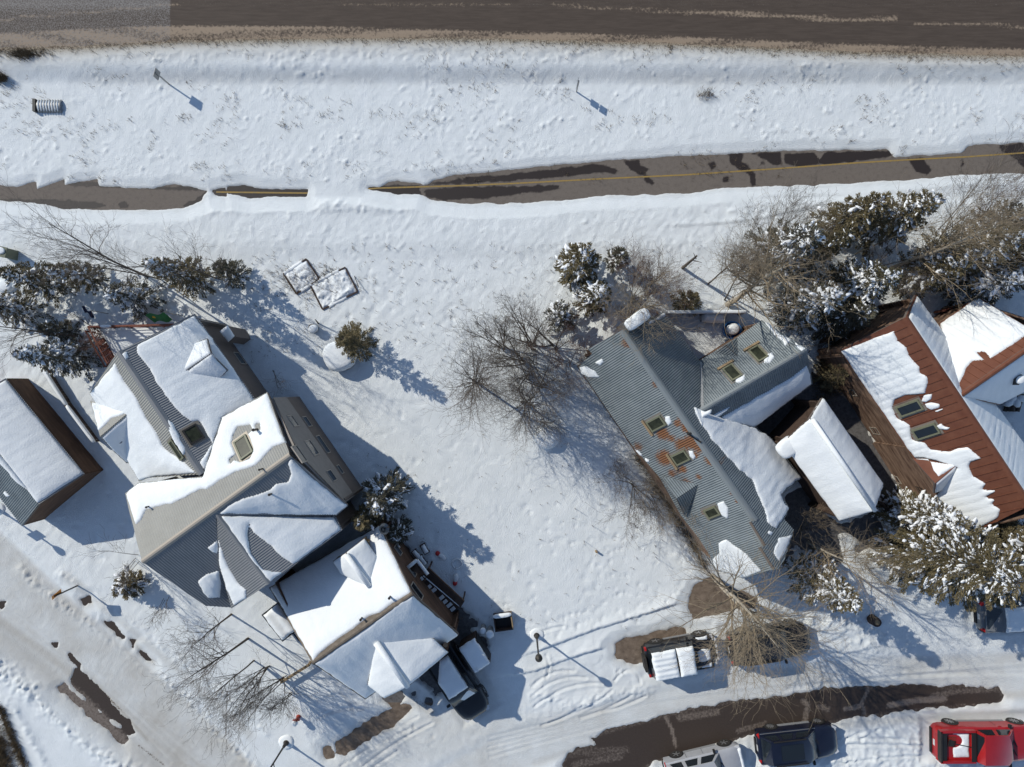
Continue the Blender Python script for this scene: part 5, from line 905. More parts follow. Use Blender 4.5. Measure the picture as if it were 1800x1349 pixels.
def vehicle(name, label, px, py, ang, L, Wd, Ht, pm, belt=.98, hood=.95, cab=None, wheelbase=2.7, wr=.34, bed=None, snow_roof=0, rails=False, ground=None, black_low=True, boxy=0.0, group='cars parked in the snow', cat='car', spec_snow=None, spokes=5, sunroof=False):
    b = G(px, py); b[2] = 0.035 if ground is None else ground
    t = thing(name, label, cat, b, ang, group); hl = L / 2; hw = Wd / 2
    x_ws0, x_r0, x_r1, x_rb = cab            # windscreen base, roof front, roof rear, rear base
    rear_top = bed if bed is not None else belt
    r = 0.10 + .10 * (1 - boxy)
    k_ = boxy; secs = [(-hl, hw * (.62 + .2 * k_), .42, rear_top - .20, rear_top - .16), (-hl + .04, hw * (.76 + .14 * k_), .36, rear_top - .12, rear_top - .07), (-hl + .14, hw * (.88 + .08 * k_), .33, rear_top - .06, rear_top - .02), (-hl + .38, hw * .97, .30, rear_top - .02, rear_top), (x_rb - .05 if bed is None else x_rb - .1, hw, .28, rear_top, rear_top + .02),
            (x_rb + .05, hw, .28, belt, belt + .02), (x_ws0 - .05, hw, .28, belt, belt + .02), (x_ws0 + .15, hw, .28, belt - .03, hood + .06), (hl - .75, hw * .985, .28, hood - .08, hood + .02), (hl - .42, hw * (.93 + .05 * boxy), .30, hood - .14, hood - .03), (hl - .20, hw * (.83 + .12 * boxy), .32, hood - .20, hood - .09), (hl - .07, hw * (.70 + .18 * boxy), .36, hood - .28, hood - .19), (hl, hw * (.52 + .28 * boxy), .40, hood - .40, hood - .34)]
    V, Fc = loft(secs, None)
    if bed is not None:
        pass
    body = vmk('body', V, Fc, M[pm], t, True)
    hr = hw * (.82 if boxy < .5 else .86); zt = Ht; zb = belt
    q = [(x_ws0, hw * (.86 + .05 * boxy), zb), (x_r0, hr * .97, zt - .06), (x_r1, hr * (.92 + .08 * boxy), zt - .07), (x_rb, hw * (.82 + .1 * boxy), zb)]
    c2 = [(x_r0 + .09, hr * .55, zt), (x_r1 - .05, hr * .55, zt - .01)]
    V = []
    for s in (1, -1): V += [(x, s * y, z) for x, y, z in q] + [(x, s * y, z) for x, y, z in c2]
    # left 0-3 lower/side, 4-5 roof ridge ; right 6-9, 10-11
    Fc = [[0, 3, 2, 1], [1, 2, 5, 4], [6, 7, 8, 9], [7, 10, 11, 8], [4, 5, 11, 10], [0, 1, 4, 10, 7, 6], [3, 9, 8, 11, 5, 2], [0, 6, 9, 3]]
    vmk('cabin', V, Fc, M[pm], t, True, 50)
    A = np.array(V)
    def pane(nm, P, k=.9, off=.012, mat='glass'):
        P = quad_inset(P, k, off); c = P.mean(0)
        return vmk(nm, P, [[0, 1, 2, 3]], M[mat], t)
    def orient(P, outward):
        P = np.array(P); n = np.cross(P[1] - P[0], P[2] - P[0]); return P if n @ np.array(outward) > 0 else P[::-1]
    pane('windscreen', orient([A[0], A[1], A[7], A[6]], (1, 0, 1)), .9, mat='windglass'); pane('rear_window', orient([A[3], A[2], A[8], A[9]], (-1, 0, .6)), .86)
    for s, o in ((1, 0), (-1, 6)):
        lo0, lo1, hi0, hi1 = A[o], A[o + 3], A[o + 1], A[o + 2]; cuts = [(.03, .48), (.52, .97)] if (x_ws0 - x_rb) < 2.4 else [(.03, .36), (.39, .68), (.71, .97)]
        for a_, b_ in cuts:
            P = [lo0 + (lo1 - lo0) * a_, lo0 + (lo1 - lo0) * b_, hi0 + (hi1 - hi0) * b_, hi0 + (hi1 - hi0) * a_]; pane('side_window', orient(P, (0, s, .3)), .84)
    for sx in (1, -1):
        for sy in (1, -1):
            wx = sx * wheelbase / 2 + (0.05 if bed is None else .12); wy = sy * (hw - .02)
            whl = MB(); prof = [(wr * .62, -.11), (wr * .93, -.11), (wr, -.07), (wr, .07), (wr * .93, .11), (wr * .62, .11)]; m = MB().lathe((0, 0, 0), prof, 20); Vw = np.vstack(m.V)
            def place(Vx): Vx = np.asarray(Vx); return np.stack([Vx[:, 0] + wx, sy * Vx[:, 2] + wy - sy * .09, Vx[:, 1] + wr], 1)
            w = vmk('wheel', place(Vw), m.F, M['tyre'], t, True)
            m = MB().lathe((0, 0, 0), [(wr * .64, .06), (wr * .64, .112), (wr * .56, .112), (wr * .54, .085), (.05, .085), (.05, .118), (.01, .118)], 20)
            ri = vmk('rim', place(np.vstack(m.V)), m.F, M['iron'], w, True)
            m = MB()
            for k in range(spokes):
                a_ = 6.283 * k / spokes; m.box((math.cos(a_) * wr * .32, math.sin(a_) * wr * .32, .112), (wr * .55, .05, .02), rz=a_)
            vmk('spokes', place(np.vstack(m.V)), m.F, M['rim'], w)
            ar = [(math.cos(a_) * (wr + .07) + wx, sy * (hw + .006), math.sin(a_) * (wr + .07) + wr) for a_ in np.linspace(-.25, math.pi + .25, 15)]
            P0 = ar + [(wx + (p[0] - wx) * .8, sy * (hw + .006), wr + (p[2] - wr) * .8) for p in ar]
            vmk('wheel_arch', P0, [[i, i + 1, 16 + i, 15 + i] for i in range(14)], M['black'], t)
    for sy in (1, -1):
        m = MB().box((hl - .22, sy * hw * (.68 + .1 * boxy), hood - .22), (.26, .30, .13), rz=-sy * .5 * (1 - boxy)); vmk('headlight', np.vstack(m.V), m.F, M['lamp'], t)
        m = MB().box((-hl + .16, sy * hw * (.80 + .06 * boxy), rear_top - .13), (.26, .16, .22), rz=sy * .5 * (1 - boxy)); vmk('tail_light', np.vstack(m.V), m.F, M['redlens'], t)
        m = MB().box((x_ws0 - .28, sy * (hw + .10), belt + .10), (.12, .20, .15)); vmk('wing_mirror', np.vstack(m.V), m.F, M['black'], t)
        for dx in ((.02, -.95) if bed is None else (.02,)):
            m = MB().box((x_ws0 - .72 + dx, sy * (hw + .012), belt - .12), (.18, .025, .035)); vmk('door_handle', np.vstack(m.V), m.F, M[pm], t)
            m = MB().box((x_ws0 - .9 + dx, sy * (hw + .002), .62), (.014, .010, .62)); vmk('door_seam', np.vstack(m.V), m.F, M['black'], t)
    m = MB().box((hl - .03, 0, .52), (.12, Wd * (.42 + .2 * boxy), .16)); vmk('front_bumper', np.vstack(m.V), m.F, M['black'], t); m = MB().box((-hl + .01, 0, .50), (.12, Wd * (.50 + .32 * boxy), .20)); vmk('rear_bumper', np.vstack(m.V), m.F, M['black'], t)
    for sy in (1, -1):
        m = MB().box((0, sy * (hw - .01), .36), (wheelbase - 2 * wr - .2, .06, .16)); vmk('sill', np.vstack(m.V), m.F, M['bin'], t)
    m = MB().box((-hl - .01, 0, .78), (.02, .34, .15)); vmk('number_plate', np.vstack(m.V), m.F, M['plate'], t)
    m = MB().box((x_ws0 + .02, .18, belt + .045), (.05, .62, .02), rz=.5).box((x_ws0 + .02, -.35, belt + .045), (.05, .55, .02), rz=.5); vmk('wiper', np.vstack(m.V), m.F, M['black'], t)
    if rails:
        for sy in (1, -1):
            m = MB().box(((x_r0 + x_r1) / 2, sy * hr * .9, Ht + .02), (abs(x_r0 - x_r1) * .9, .05, .06)); vmk('roof_rail', np.vstack(m.V), m.F, M['iron'], t)
        if spokes > 9:
            for sy in (1, -1):
                m = MB().box(((x_ws0 + x_rb) / 2, sy * hw * .945, belt + .015), (x_ws0 - x_rb, .03, .03)); vmk('chrome_strip', np.vstack(m.V), m.F, M['rim'], t)
    if sunroof:
        m = MB().box(((x_r0 + x_r1) / 2 + .1, 0, Ht + .004), (abs(x_r0 - x_r1) * .62, hr * 1.15, .012)); vmk('sunroof', np.vstack(m.V), m.F, M['glass'], t)
    return t
def car_snow(t, x0, x1, hw, z, T=.12, seed=0, hole=None, groove=0, slope=0.0, name='roof_snow', lumpy=0.0):
    res = .06; a = np.arange(x0 - .1, x1 + .1, res); bb = np.arange(-hw - .1, hw + .1, res); U, Vv = np.meshgrid(a, bb)
    d = np.minimum(np.minimum(U - x0, x1 - U), np.minimum(Vv + hw, hw - Vv)) + .05 * fbm(U / .3 + seed, Vv / .3, 3, 3)
    if hole: d = np.minimum(d, hole(U, Vv))
    h = -.05 + (T + .05) * (1 - np.exp(-np.maximum(0, d + .02) / .07)) * sst(-.04, .02, d) + .025 * fbm(U / .5 + seed, Vv / .5, 9, 3) * sst(0, .1, d)
    if lumpy: h += lumpy * fbm(U / .25 + seed, Vv / .25, 19, 3) * sst(0, .1, d)
    if groove: h -= .045 * sst(0, .1, d) * (0.5 + 0.5 * np.cos(Vv * 2 * math.pi / groove))
    gy_, gx_ = np.gradient(d, res); gl = np.maximum(gx_ ** 2 + gy_ ** 2, .25); mv = np.where(d < 0, np.clip(-d, 0, 2 * res), 0); U = U + mv * gx_ / gl; Vv = Vv + mv * gy_ / gl
    V = np.stack([U, Vv, z + h + slope * (U - x0)], -1).reshape(-1, 3); i = np.arange(U.size).reshape(U.shape); Q = np.stack([i[:-1, :-1], i[:-1, 1:], i[1:, 1:], i[1:, :-1]], -1).reshape(-1, 4); k = (d > 0).ravel(); Q = Q[k[Q].any(1)]; u = np.unique(Q); m = np.zeros(U.size, int); m[u] = np.arange(len(u))
    return mk(name, V[u], m[Q], M['rsnow'], t, smooth=True, rel=False)
R_ = math.radians
# red pickup
tr = vehicle('pickup_truck', 'red crew cab pickup with snow and a shovel in its open bed, lower right corner', 1713, 1291, R_(0.5), 5.75, 2.0, 1.85, 'pred', belt=1.15, hood=1.12, cab=(1.42, .72, -.60, -.86), wheelbase=3.75, wr=.40, bed=1.12, boxy=.7, cat='pickup truck', spokes=8)
bm = [o for o in tr.children if o.name.startswith('body')][0]
m = MB().box((-1.85, 0, 1.155), (1.82, 1.56, .012)); vmk('bed_floor', np.vstack(m.V), m.F, M['pred'], tr)
m = MB()
for (c, s_) in (((-1.85, .86, 1.26), (1.98, .13, .26)), ((-1.85, -.86, 1.26), (1.98, .13, .26)), ((-.93, 0, 1.26), (.12, 1.6, .26))): m.box(c, s_)
vmk('bed_wall', np.vstack(m.V), m.F, M['pred'], tr); m = MB().box((-2.80, 0, 1.22), (.09, 1.75, .34)); vmk('tailgate', np.vstack(m.V), m.F, M['iron'], tr)
m = MB().box((-2.62, 0, 1.30), (.30, 1.62, .05)).box((-1.0, 0, 1.41), (.26, 1.62, .04)); vmk('bed_cover_roll', np.vstack(m.V), m.F, M['black'], tr)
car_snow(tr, -2.05, -1.1, .70, 1.165, .07, 2, hole=lambda u, v: np.sqrt(((u + 1.95) / .42) ** 2 + ((v - .25) / .35) ** 2) - 1.0 if True else 0, name='bed_snow')
m = MB()
for k in range(6): m.box((-2.15, -.05 + .105 * k, 1.18), (.55, .03, .02))
vmk('bed_rib', np.vstack(m.V), m.F, M['redmetal'], tr, False)
sp = thing('snow_shovel', 'black handled snow shovel lying in the red pickup bed', 'shovel', (W(1690, 1310, 1.3)), R_(-12)); MB().tube((-.45, 0, .02), (.55, 0, .02), .022).done('handle', M['black'], sp, rel=False); MB().box((-.6, 0, .03), (.32, .34, .02)).box((-.75, 0, .05), (.03, .34, .05)).done('blade', M['iron'], sp, rel=False)
# dark blue suv, silver suv, black suv under the aspen, black suv in the driveway, grey suv at right, snow covered jeep
vehicle('parked_car', 'dark blue SUV with alloy wheels and a glass sunroof beside the wet street', 1392, 1294, R_(6.5), 4.65, 1.86, 1.66, 'pblue', belt=1.0, hood=1.0, cab=(.98, .30, -1.75, -2.18), wheelbase=2.75, wr=.36, rails=True, spokes=10, sunroof=True)
tS = vehicle('parked_car', 'silver boxy SUV cut by the bottom edge of the photo', 1232, 1336, R_(13.5), 4.5, 1.82, 1.75, 'psilver', belt=1.05, hood=1.06, cab=(.95, .45, -1.85, -2.12), wheelbase=2.85, wr=.37, boxy=.9); car_snow(tS, 2.02, 2.24, .72, .92, .14, 4, name='bumper_snow')
tK = vehicle('parked_car', 'black SUV under the twigs of the big aspen', 1344, 1122, R_(9), 4.75, 1.86, 1.62, 'pblack', belt=.98, hood=.98, cab=(.95, .30, -1.85, -2.22), wheelbase=2.75, wr=.35, rails=True)
tB = vehicle('parked_car', 'black SUV with snow on its roof in the driveway of the brown house', 804, 1186, R_(-57), 4.85, 1.9, 1.70, 'pblack', belt=1.02, hood=1.02, cab=(1.15, .45, -1.85, -2.25), wheelbase=2.85, wr=.37, rails=True)
car_snow(tB, -1.75, .42, .66, 1.69, .13, 6, hole=lambda u, v: (u + 1.75) * .75 + (v + .66) - .75); car_snow(tB, .52, 1.1, .6, 1.55, .06, 8, hole=lambda u, v: .25 + .5 * v - (u - .5) * .3, slope=-.75, name='windscreen_snow')
tG = vehicle('parked_car', 'grey SUV with snow on its roof half under the biggest spruces', 1774, 1071, R_(3.5), 4.7, 1.88, 1.66, 'pgrey', belt=1.0, hood=.98, cab=(1.05, .42, -1.5, -2.12), wheelbase=2.75, wr=.36); car_snow(tG, -1.42, .38, .70, 1.64, .10, 9)
tJ = vehicle('parked_car', 'boxy black off road car with thick ribbed snow on its roof, near the lamp post', 1190, 1141, R_(10.5), 4.1, 1.78, 1.86, 'pblack', belt=1.12, hood=1.10, cab=(.72, .58, -1.72, -1.86), wheelbase=2.55, wr=.40, boxy=1.0)
car_snow(tJ, -1.78, -.42, .80, 1.83, .17, 11, groove=.30); car_snow(tJ, -.36, .60, .80, 1.83, .19, 12); car_snow(tJ, .85, 1.65, .52, 1.10, .11, 13, hole=lambda u, v: .42 - np.abs(v + .15) - .3 * np.abs(u - 1.2), name='hood_snow')
for sy in (1, -1):
    m = MB().box((1.28, sy * .78, 1.02), (.95, .36, .05)); vmk('fender', np.vstack(m.V), m.F, M['black'], tJ)
    car_snow(tJ, .95, 1.65, .14, 1.04, .06, 15 + sy, name='fender_snow').location = (0, sy * .78, 0)
m = MB().tube((2.02, -.75, .72), (2.02, .75, .72), .06); vmk('winch_bar', np.vstack(m.V), m.F, M['iron'], tJ); m = MB().box((-2.12, 0, .98), (.16, .8, .8)); vmk('spare_wheel', np.vstack(m.V), m.F, M['tyre'], tJ)
for i, (y, z) in enumerate(((-.55, .9), (-.18, .9), (.18, .9), (.55, .9))): m = MB().box((2.06, y, z), (.1, .15, .15)); vmk('spot_lamp', np.vstack(m.V), m.F, M['lamp'], tJ)
# covered trailer beside the taupe house
tc_ = thing('covered_trailer', 'small trailer under a sagging snow load between the two left houses', 'trailer', G(503, 1083), R_(-52)); MB().box((0, 0, .55), (1.9, 1.15, .12)).box((0, 0, .75), (1.95, 1.2, .25)).done('tub', M['black'], tc_, rel=False)
for sy in (1, -1): MB().tube((-.2, sy * .62, .28), (-.2, sy * .78, .28), .28, n=14).done('wheel', M['tyre'], tc_, rel=False)
MB().tube((.9, 0, .5), (1.6, 0, .45), .04).done('drawbar', M['iron'], tc_, rel=False); car_snow(tc_, -.92, .92, .55, .88, .22, 21, groove=.55, name='snow_load')
# snow topped box trailer, trash cans, planter box
tb = thing('cargo_box', 'dark cargo box with a flat smooth snow top beside the black SUV', 'cargo box', G(837, 1135), R_(-57))
MB().box((0, 0, .85), (1.62, 1.05, 1.3)).done('box', M['darkwood'], tb, rel=False); car_snow(tb, -.84, .84, .54, 1.5, .12, 22, name='snow_top'); MB().box((0, .54, .9), (1.4, .03, 1.0)).done('side_panel', M['black'], tb, rel=False); MB().box((.7, -.3, 1.66), (.22, .12, .05)).done('lid_handle', M['white'], tb, rel=False)
for i, (x, y, lab) in enumerate(((850, 1099, 'smaller snow capped round bin beside the yellow-free lot corner, nearer the brown house'), (862, 1104, 'larger snow capped round bin beside the dark planter box'))):
    lab = ('smaller snow capped round bin, nearer the brown house wall', 'larger snow capped round bin, nearer the open planter box')[i]
    t = thing('trash_can', lab, 'trash can', G(x, y), 0, 'snow capped bins'); r = .17 + .05 * i; L0 = np.array(t.location)
    MB().lathe(L0, [(r * .85, 0), (r, .75 + .1 * i)], 14).done('barrel', M['bin'], t); V, Fq = dome(L0 + [0, 0, .75 + .1 * i], r * 1.02, r * 1.02, .16, 0, 12, 4, i, .05); mk('snow_cap', V, Fq, M['rsnow'], t, smooth=True)
t = thing('planter_box', 'open dark timber box with a snowy rim at the corner of the lot', 'planter', G(885, 1088), R_(8)); m = MB()
for (c, s_) in (((0, .42, .3), (1.0, .06, .6)), ((0, -.42, .3), (1.0, .06, .6)), ((.5, 0, .3), (.06, .9, .6)), ((-.5, 0, .3), (.06, .9, .6))): MB().box(c, s_).done('side_board', M['plank'] if c[0] > .1 else M['darkwood'], t, rel=False)
MB().box((0, 0, .12), (.94, .8, .1)).done('floor', M['black'], t, rel=False); V, Fq = dome((0, .45, .58), .55, .12, .14, 0, 14, 4, 3, .05, 3); mk('rim_snow', V, Fq, M['rsnow'], t, smooth=True, rel=False)

# ---------------------------------------------------------------- lamp posts, signs, hydrant and other street furniture
def lamp(px, py, h, label, arm=None, group='street lamps'):
    b = G(px, py); t = thing('street_lamp', label, 'street lamp', b, 0, group)
    MB().lathe(b, [(.17, -.1), (.17, .12), (.11, .22), (.09, .5), (.06, .6)], 12).done('base', M['iron'], t); MB().tube(b + [0, 0, .55], b + [0, 0, h - .45], .055, .045, 10).done('pole', M['iron'], t)
    MB().lathe(b + [0, 0, h - .5], [(.06, 0), (.10, .06), (.17, .2), (.20, .40), (.19, .46), (.10, .54), (.03, .6)], 14).done('lantern', M['iron'], t, smooth=False); MB().lathe(b + [0, 0, h - .32], [(.15, 0), (.185, .18)], 14).done('lantern_glass', M['lamp'], t)
    V, Fq = dome(b + [0, 0, -.05], .45, .4, .16, 0, 14, 4, int(px), .12); mk('base_snow', V, Fq, M['rsnow'], t, smooth=True)
    return t
lamp(943, 1115, 3.5, 'black street lamp beside the snowy pavement, below the empty lot'); t = lamp(505, 1303, 4.0, 'black street lamp at the lower left corner by the sidewalk')
b = np.array(t.location); MB().tube(b + [0, 0, 2.2], b + np.array([.35, -.25, 2.9]), .025).done('bracket', M['iron'], t)
t = lamp(-2, 893, 3.2, 'street lamp hidden behind the left shed, its shadow with a sign on the snow'); b = np.array(t.location); MB().box(b + [0.18, -.16, 1.75], (.62, .05, .45), rz=.4).done('banner', M['white'], t)
def sign(name, label, px, py, h, panels, rot, tilt=0, post='steel', group=None):
    b = G(px, py); t = thing(name, label, 'sign', b, 0, group); MB().box(b + [0, 0, h / 2 - .1], (.06, .06, h + .1)).done('post', M[post], t)
    for (zc, w, hh, mt, dia) in panels:
        ax = [np.array([math.cos(rot), math.sin(rot), 0]), np.array([-math.sin(rot), math.cos(rot), 0]), np.array([0, 0, 1.0])]
        if dia: ax = [(ax[0] + ax[2]) / math.sqrt(2), ax[1], (ax[2] - ax[0]) / math.sqrt(2)]
        MB().box(b + [0, 0, zc] + ax[1] * .05, (w, .018, hh), ax).done('panel', M[mt], t)
    return t
sign('road_sign', 'pale sign panel on a post by the highway, upper left', 300, 151, 1.6, [(1.33, .5, .56, 'steel', False)], R_(75)); sign('road_sign', 'thin post with two small panels edge on, upper middle', 1013, 163, 1.5, [(1.33, .40, .34, 'steel', False), (.92, .36, .36, 'steel', False)], R_(77))
sign('diamond_sign', 'orange diamond sign leaning over the side street, lower left', 140, 1028, 2.05, [(1.75, .56, .56, 'orange', True)], R_(51), post='iron')
def hydrant(px, py, label):
    b = G(px, py); t = thing('fire_hydrant', label, 'fire hydrant', b); MB().lathe(b, [(.13, -.1), (.13, .06), (.09, .1), (.09, .5), (.12, .52), (.11, .62), (.05, .7), (.03, .75)], 12).done('barrel', M['hydrant'], t); MB().tube(b + [-.2, 0, .42], b + [.2, 0, .42], .05).tube(b + [0, -.17, .4], b + [0, 0, .4], .06).done('outlet', M['hydrant'], t)
    V, Fq = dome(b + [-.02, -.08, .55], .16, .16, .22, 0, 10, 4, 5, .1); mk('snow_cap', V, Fq, M['rsnow'], t, smooth=True)
hydrant(526, 1258, 'red fire hydrant with snow on it below the bare front yard trees')
t = thing('utility_box', 'green utility box standing in the snow, upper left', 'utility box', G(26, 449), R_(-12)); MB().box((0, 0, .45), (.62, .55, 1.0)).done('cabinet', M['boxgreen'], t, rel=False); MB().box((0, 0, .97), (.68, .6, .06)).done('lid', M['boxgreen'], t, rel=False); V, Fq = dome((0, .05, 1.0), .28, .2, .08); mk('snow_cap', V, Fq, M['rsnow'], t, smooth=True, rel=False)
# culvert
cb = G(88, 189); t = thing('culvert_pipe', 'corrugated metal culvert end half sunk in the snow, upper left', 'culvert', cb)
for k in range(9):
    V = []; Fq = []; x = -.62 + .16 * k
    for dx, r in ((0, .36), (.08, .42), (.16, .36)):
        for i in range(13): a = math.pi * i / 12; V.append(cb + [x + dx, math.cos(a) * r, math.sin(a) * r * .75 - .08])
    for s in range(2):
        for i in range(12): Fq.append([s * 13 + i, s * 13 + i + 1, s * 13 + 14 + i, s * 13 + 13 + i])
    mk('pipe_ring', V, Fq, M['steel'], t, smooth=True)
    V = np.array(V); 
    if k > 0: V, Fq = dome(cb + [x + .0, -.03, .17], .035, .33, .09, 0, 10, 3, k, .1); mk('snow_stripe', V, Fq, M['rsnow'], t, smooth=True)
MB().box(cb + [-.70, 0, .1], (.16, .72, .3)).done('opening', M['black'], t)
# raised garden beds
def bed(px, py, w, l, ang, label, seed):
    b = G(px, py); t = thing('garden_bed', label, 'garden bed', b, ang, 'raised garden beds'); m = MB(); hh = .09; t.location.z -= .02
    for (c, s_) in (((0, w / 2, hh / 2), (l, .07, hh)), ((0, -w / 2, hh / 2), (l, .07, hh)), ((l / 2, 0, hh / 2), (.07, w - .07, hh)), ((-l / 2, 0, hh / 2), (.07, w - .07, hh))): MB().box(c, s_).done('side_board', M['darkwood'], t, rel=False)
    car_snow(t, -l / 2 + .03, l / 2 - .03, w / 2 - .03, .03, .08, seed, name='bed_snow', lumpy=.16)
    for (x0, x1, y) in ((-l / 2, l / 3, w / 2), (-l / 3, l / 5, -w / 2)): car_snow(t, x0, x1, .12, hh - .02, .06, seed + 1, name='rim_snow').location = (0, y, 0)
bed(531, 487, 1.4, 1.6, R_(33), 'smaller snow filled garden bed on the slope above the lot', 30); bed(588, 508, 1.6, 2.3, R_(27), 'larger snow filled garden bed with a leaning stake', 34)
t = thing('garden_stake', 'thin metal stake leaning beside the larger garden bed', 'stake', G(630, 500)); MB().tube(G(624, 486), G(634, 508) + [0, 0, .35], .02).done('rod', M['iron'], t)
# snow mounds and odd humps
def hump(name, label, cat, px, py, rx, ry, rz, ang=0, under=None, n=20, pw=2.0, nz=.06):
    b = G(px, py, -.03); t = thing(name, label, cat, b); L0 = np.array(b)
    if under: MB().lathe(L0, [(rx * .92, 0), (rx * .95, rz * .55)], 16).done('drum', M[under], t); L0 = L0 + [0, 0, rz * .5]; rz = rz * .5
    V, Fq = dome(L0, rx, ry, rz, ang, n, 7, int(px), nz, pw); mk('snow_heap', V, Fq, M['rsnow'], t, smooth=True); return t
hump('covered_table', 'round snow mound over a low table beside the lone olive spruce', 'snow mound', 603, 626, .95, .85, .95, .3, under='stone', pw=2.6); hump('snowy_boulder', 'shaded snow hump under the second round crowned tree of the lot', 'boulder', 962, 768, .75, .7, .6); hump('snowy_stone', 'small round stone under snow near the lot thicket', 'stone', 963, 788, .22, .2, .22)
hump('snowy_rock', 'small snow lump in the left edge spruces', 'rock', 14, 505, .55, .35, .35)
t = thing('tree_stump', 'cut stump with a snow cap beside the lone spruce', 'stump', G(553, 578)); L0 = np.array(t.location); MB().lathe(L0, [(.26, -.1), (.23, .42)], 12).done('wood', M['bark'], t); V, Fq = dome(L0 + [.08, -.06, .38], .28, .24, .2, .5, 12, 4, 2, .1); mk('snow_cap', V, Fq, M['rsnow'], t, smooth=True); MB().tube(L0 + [.25, .3, 0], L0 + [.32, .45, .9], .05, .02).done('stub_branch', M['bark'], t)
t = thing('tree_stump', 'ringed dark stump in the snow right of the street spruce', 'stump', G(1530, 1087)); L0 = np.array(t.location); MB().lathe(L0, [(.30, -.1), (.26, .6)], 12).done('wood', M['darkwood'], t); MB().lathe(L0 + [0, 0, .6], [(.15, 0), (.12, .03)], 10).done('heartwood', M['plank'], t)
t = thing('tree_snag', 'short broken snag casting a long thin shadow behind the fence', 'tree snag', G(1199, 472)); L0 = np.array(t.location); MB().tube(L0 - [0, 0, .1], L0 + [-.05, .1, 3.2], .10, .05, 8).done('trunk', M['bark'], t); MB().tube(L0 + [0, 0, 2.4], L0 + [.3, -.2, 2.9], .03, .015).tube(L0 + [0, 0, 2.9], L0 + [-.25, .25, 3.3], .03, .012).done('stub_branch', M['bark'], t)
t = thing('cut_stake', 'short wooden stake with a bright cut end in the lot snow', 'stake', G(1047, 968)); L0 = np.array(t.location); MB().tube(L0, L0 + [.02, 0, .3], .07, .06).done('wood', M['plank'], t)
for i, (x, y, dx, dy, h, lb) in enumerate(((1026, 950, -.05, .02, .8, 'thin forked stem just above the bright cut stake in the lot'), (1040, 923, .03, .03, .7, 'thin straight stem in the middle of the lower lot, above the forked stem'), (1151, 978, .05, -.03, .9, 'tallest thin stem near the lower right corner of the lot'), (1010, 893, .02, .02, .6, 'upper thin stem of the lower lot, farthest from the street'), (1162, 948, .05, -.02, .35, 'short thick stem beside the grey roofed house brush'))):
    t = thing('twig_stem', lb, 'stem', G(x, y), 0, 'thin stems in the lot'); L0 = np.array(t.location); MB().tube(L0, L0 + [dx, dy, h], .016, .006, 4).tube(L0 + [0, 0, h * .5], L0 + [dx + .12, dy - .1, h * .8], .008, .004, 3).done('stem', M['twig'], t)

# ---------------------------------------------------------------- deck of house A, flags, fences, stair, yard things
t = thing('deck', 'snow covered timber deck with red brown rails behind the taupe house', 'deck', W(240, 610, 0)); dz = .9
def q3(x, y, z): return W(x, y, z)
D = [(173, 577), (330, 573), (300, 600), (208, 640)]
MB().prism([q3(x, y, dz) for x, y in D], [0, 0, -.15]).done('platform', M['redwood'], t)
pd = Pl((173, 577, dz), (330, 573, dz), (208, 640, dz)); snow(t, pd, [(x, y) for x, y in D], T=.12, rough=.02)
def rail(t, a, b, n, mat, h=.95, rails=(.95, .70, .50, .30, .12), th=.09):
    a, b = np.array(a), np.array(b); d = b - a
    for i in range(n + 1): MB().box(a + d * i / n + [0, 0, h / 2], (.09, .09, h)).done('post', mat, t)
    for k, z in enumerate(rails):
        m = MB(); u = d / np.linalg.norm(d); s = np.cross(u, [0, 0, 1.0]); m.box((a + b) / 2 + [0, 0, z], (np.linalg.norm(d), th if k == 0 else .03, .05 if k == 0 else .03), [u, s, np.array([0, 0, 1.0])]); m.done('rail', mat, t)
rail(t, q3(173, 577, dz), q3(318, 573, dz), 5, M['redwood']); rail(t, q3(173, 577, dz), q3(206, 640, dz), 2, M['redwood']); V, Fq = dome(q3(186, 574, dz + .97), .3, .08, .09, 0, 12, 4, 1, .1, 3); mk('rail_snow', V, Fq, M['rsnow'], t, smooth=True)
t = thing('wooden_stair', 'red brown stair going down at the left side of the deck', 'stair', W(190, 620, 0))
for i in range(5): MB().box(W(180 + 5 * i, 600 + 9 * i, .8 - .16 * i), (.9, .26, .05), rz=.6).done('tread', M['redwood'], t)
rail(t, W(168, 585, .8), W(200, 645, .1), 1, M['redwood'], rails=(.9, .5)); 
def flag(name, label, px, py, h, w, hh, mat, ang, extra):
    b = G(px, py); t = thing(name, label, 'flag', b); MB().tube(b, b + [0, 0, h], .025).done('pole', M['steel'], t); V = []; Fq = []; n = 8
    ax = np.array([math.cos(ang), math.sin(ang), 0]); ay = np.array([-math.sin(ang), math.cos(ang), 0])
    def pt(u, v, o=0): return b + ax * u * w + np.array([0, 0, h - hh * (1 - v)]) * 1.0 + ay * (.10 * math.sin(u * 6) + .35 * (1 - v) + o) - np.array([0, 0, 1.0]) * 0.45 * u * w * .5
    for i in range(n + 1):
        for j in range(5): V.append(pt(i / n, j / 4))
    for i in range(n):
        for j in range(4): Fq.append([i * 5 + j, i * 5 + j + 1, i * 5 + 6 + j, i * 5 + 5 + j])
    mk('cloth', V, Fq, M[mat], t, smooth=True)
    for (cu, cv, ru, rv, mt) in extra:
        V = [pt(cu, cv, -.02)]; Fq = []
        for k in range(14): a = 6.283 * k / 14; V.append(pt(cu + ru * math.cos(a), cv + rv * math.sin(a), -.02))
        for k in range(14): Fq.append([0, 1 + k, 1 + (k + 1) % 14])
        mk('emblem', V, Fq, M[mt], t)
    return t
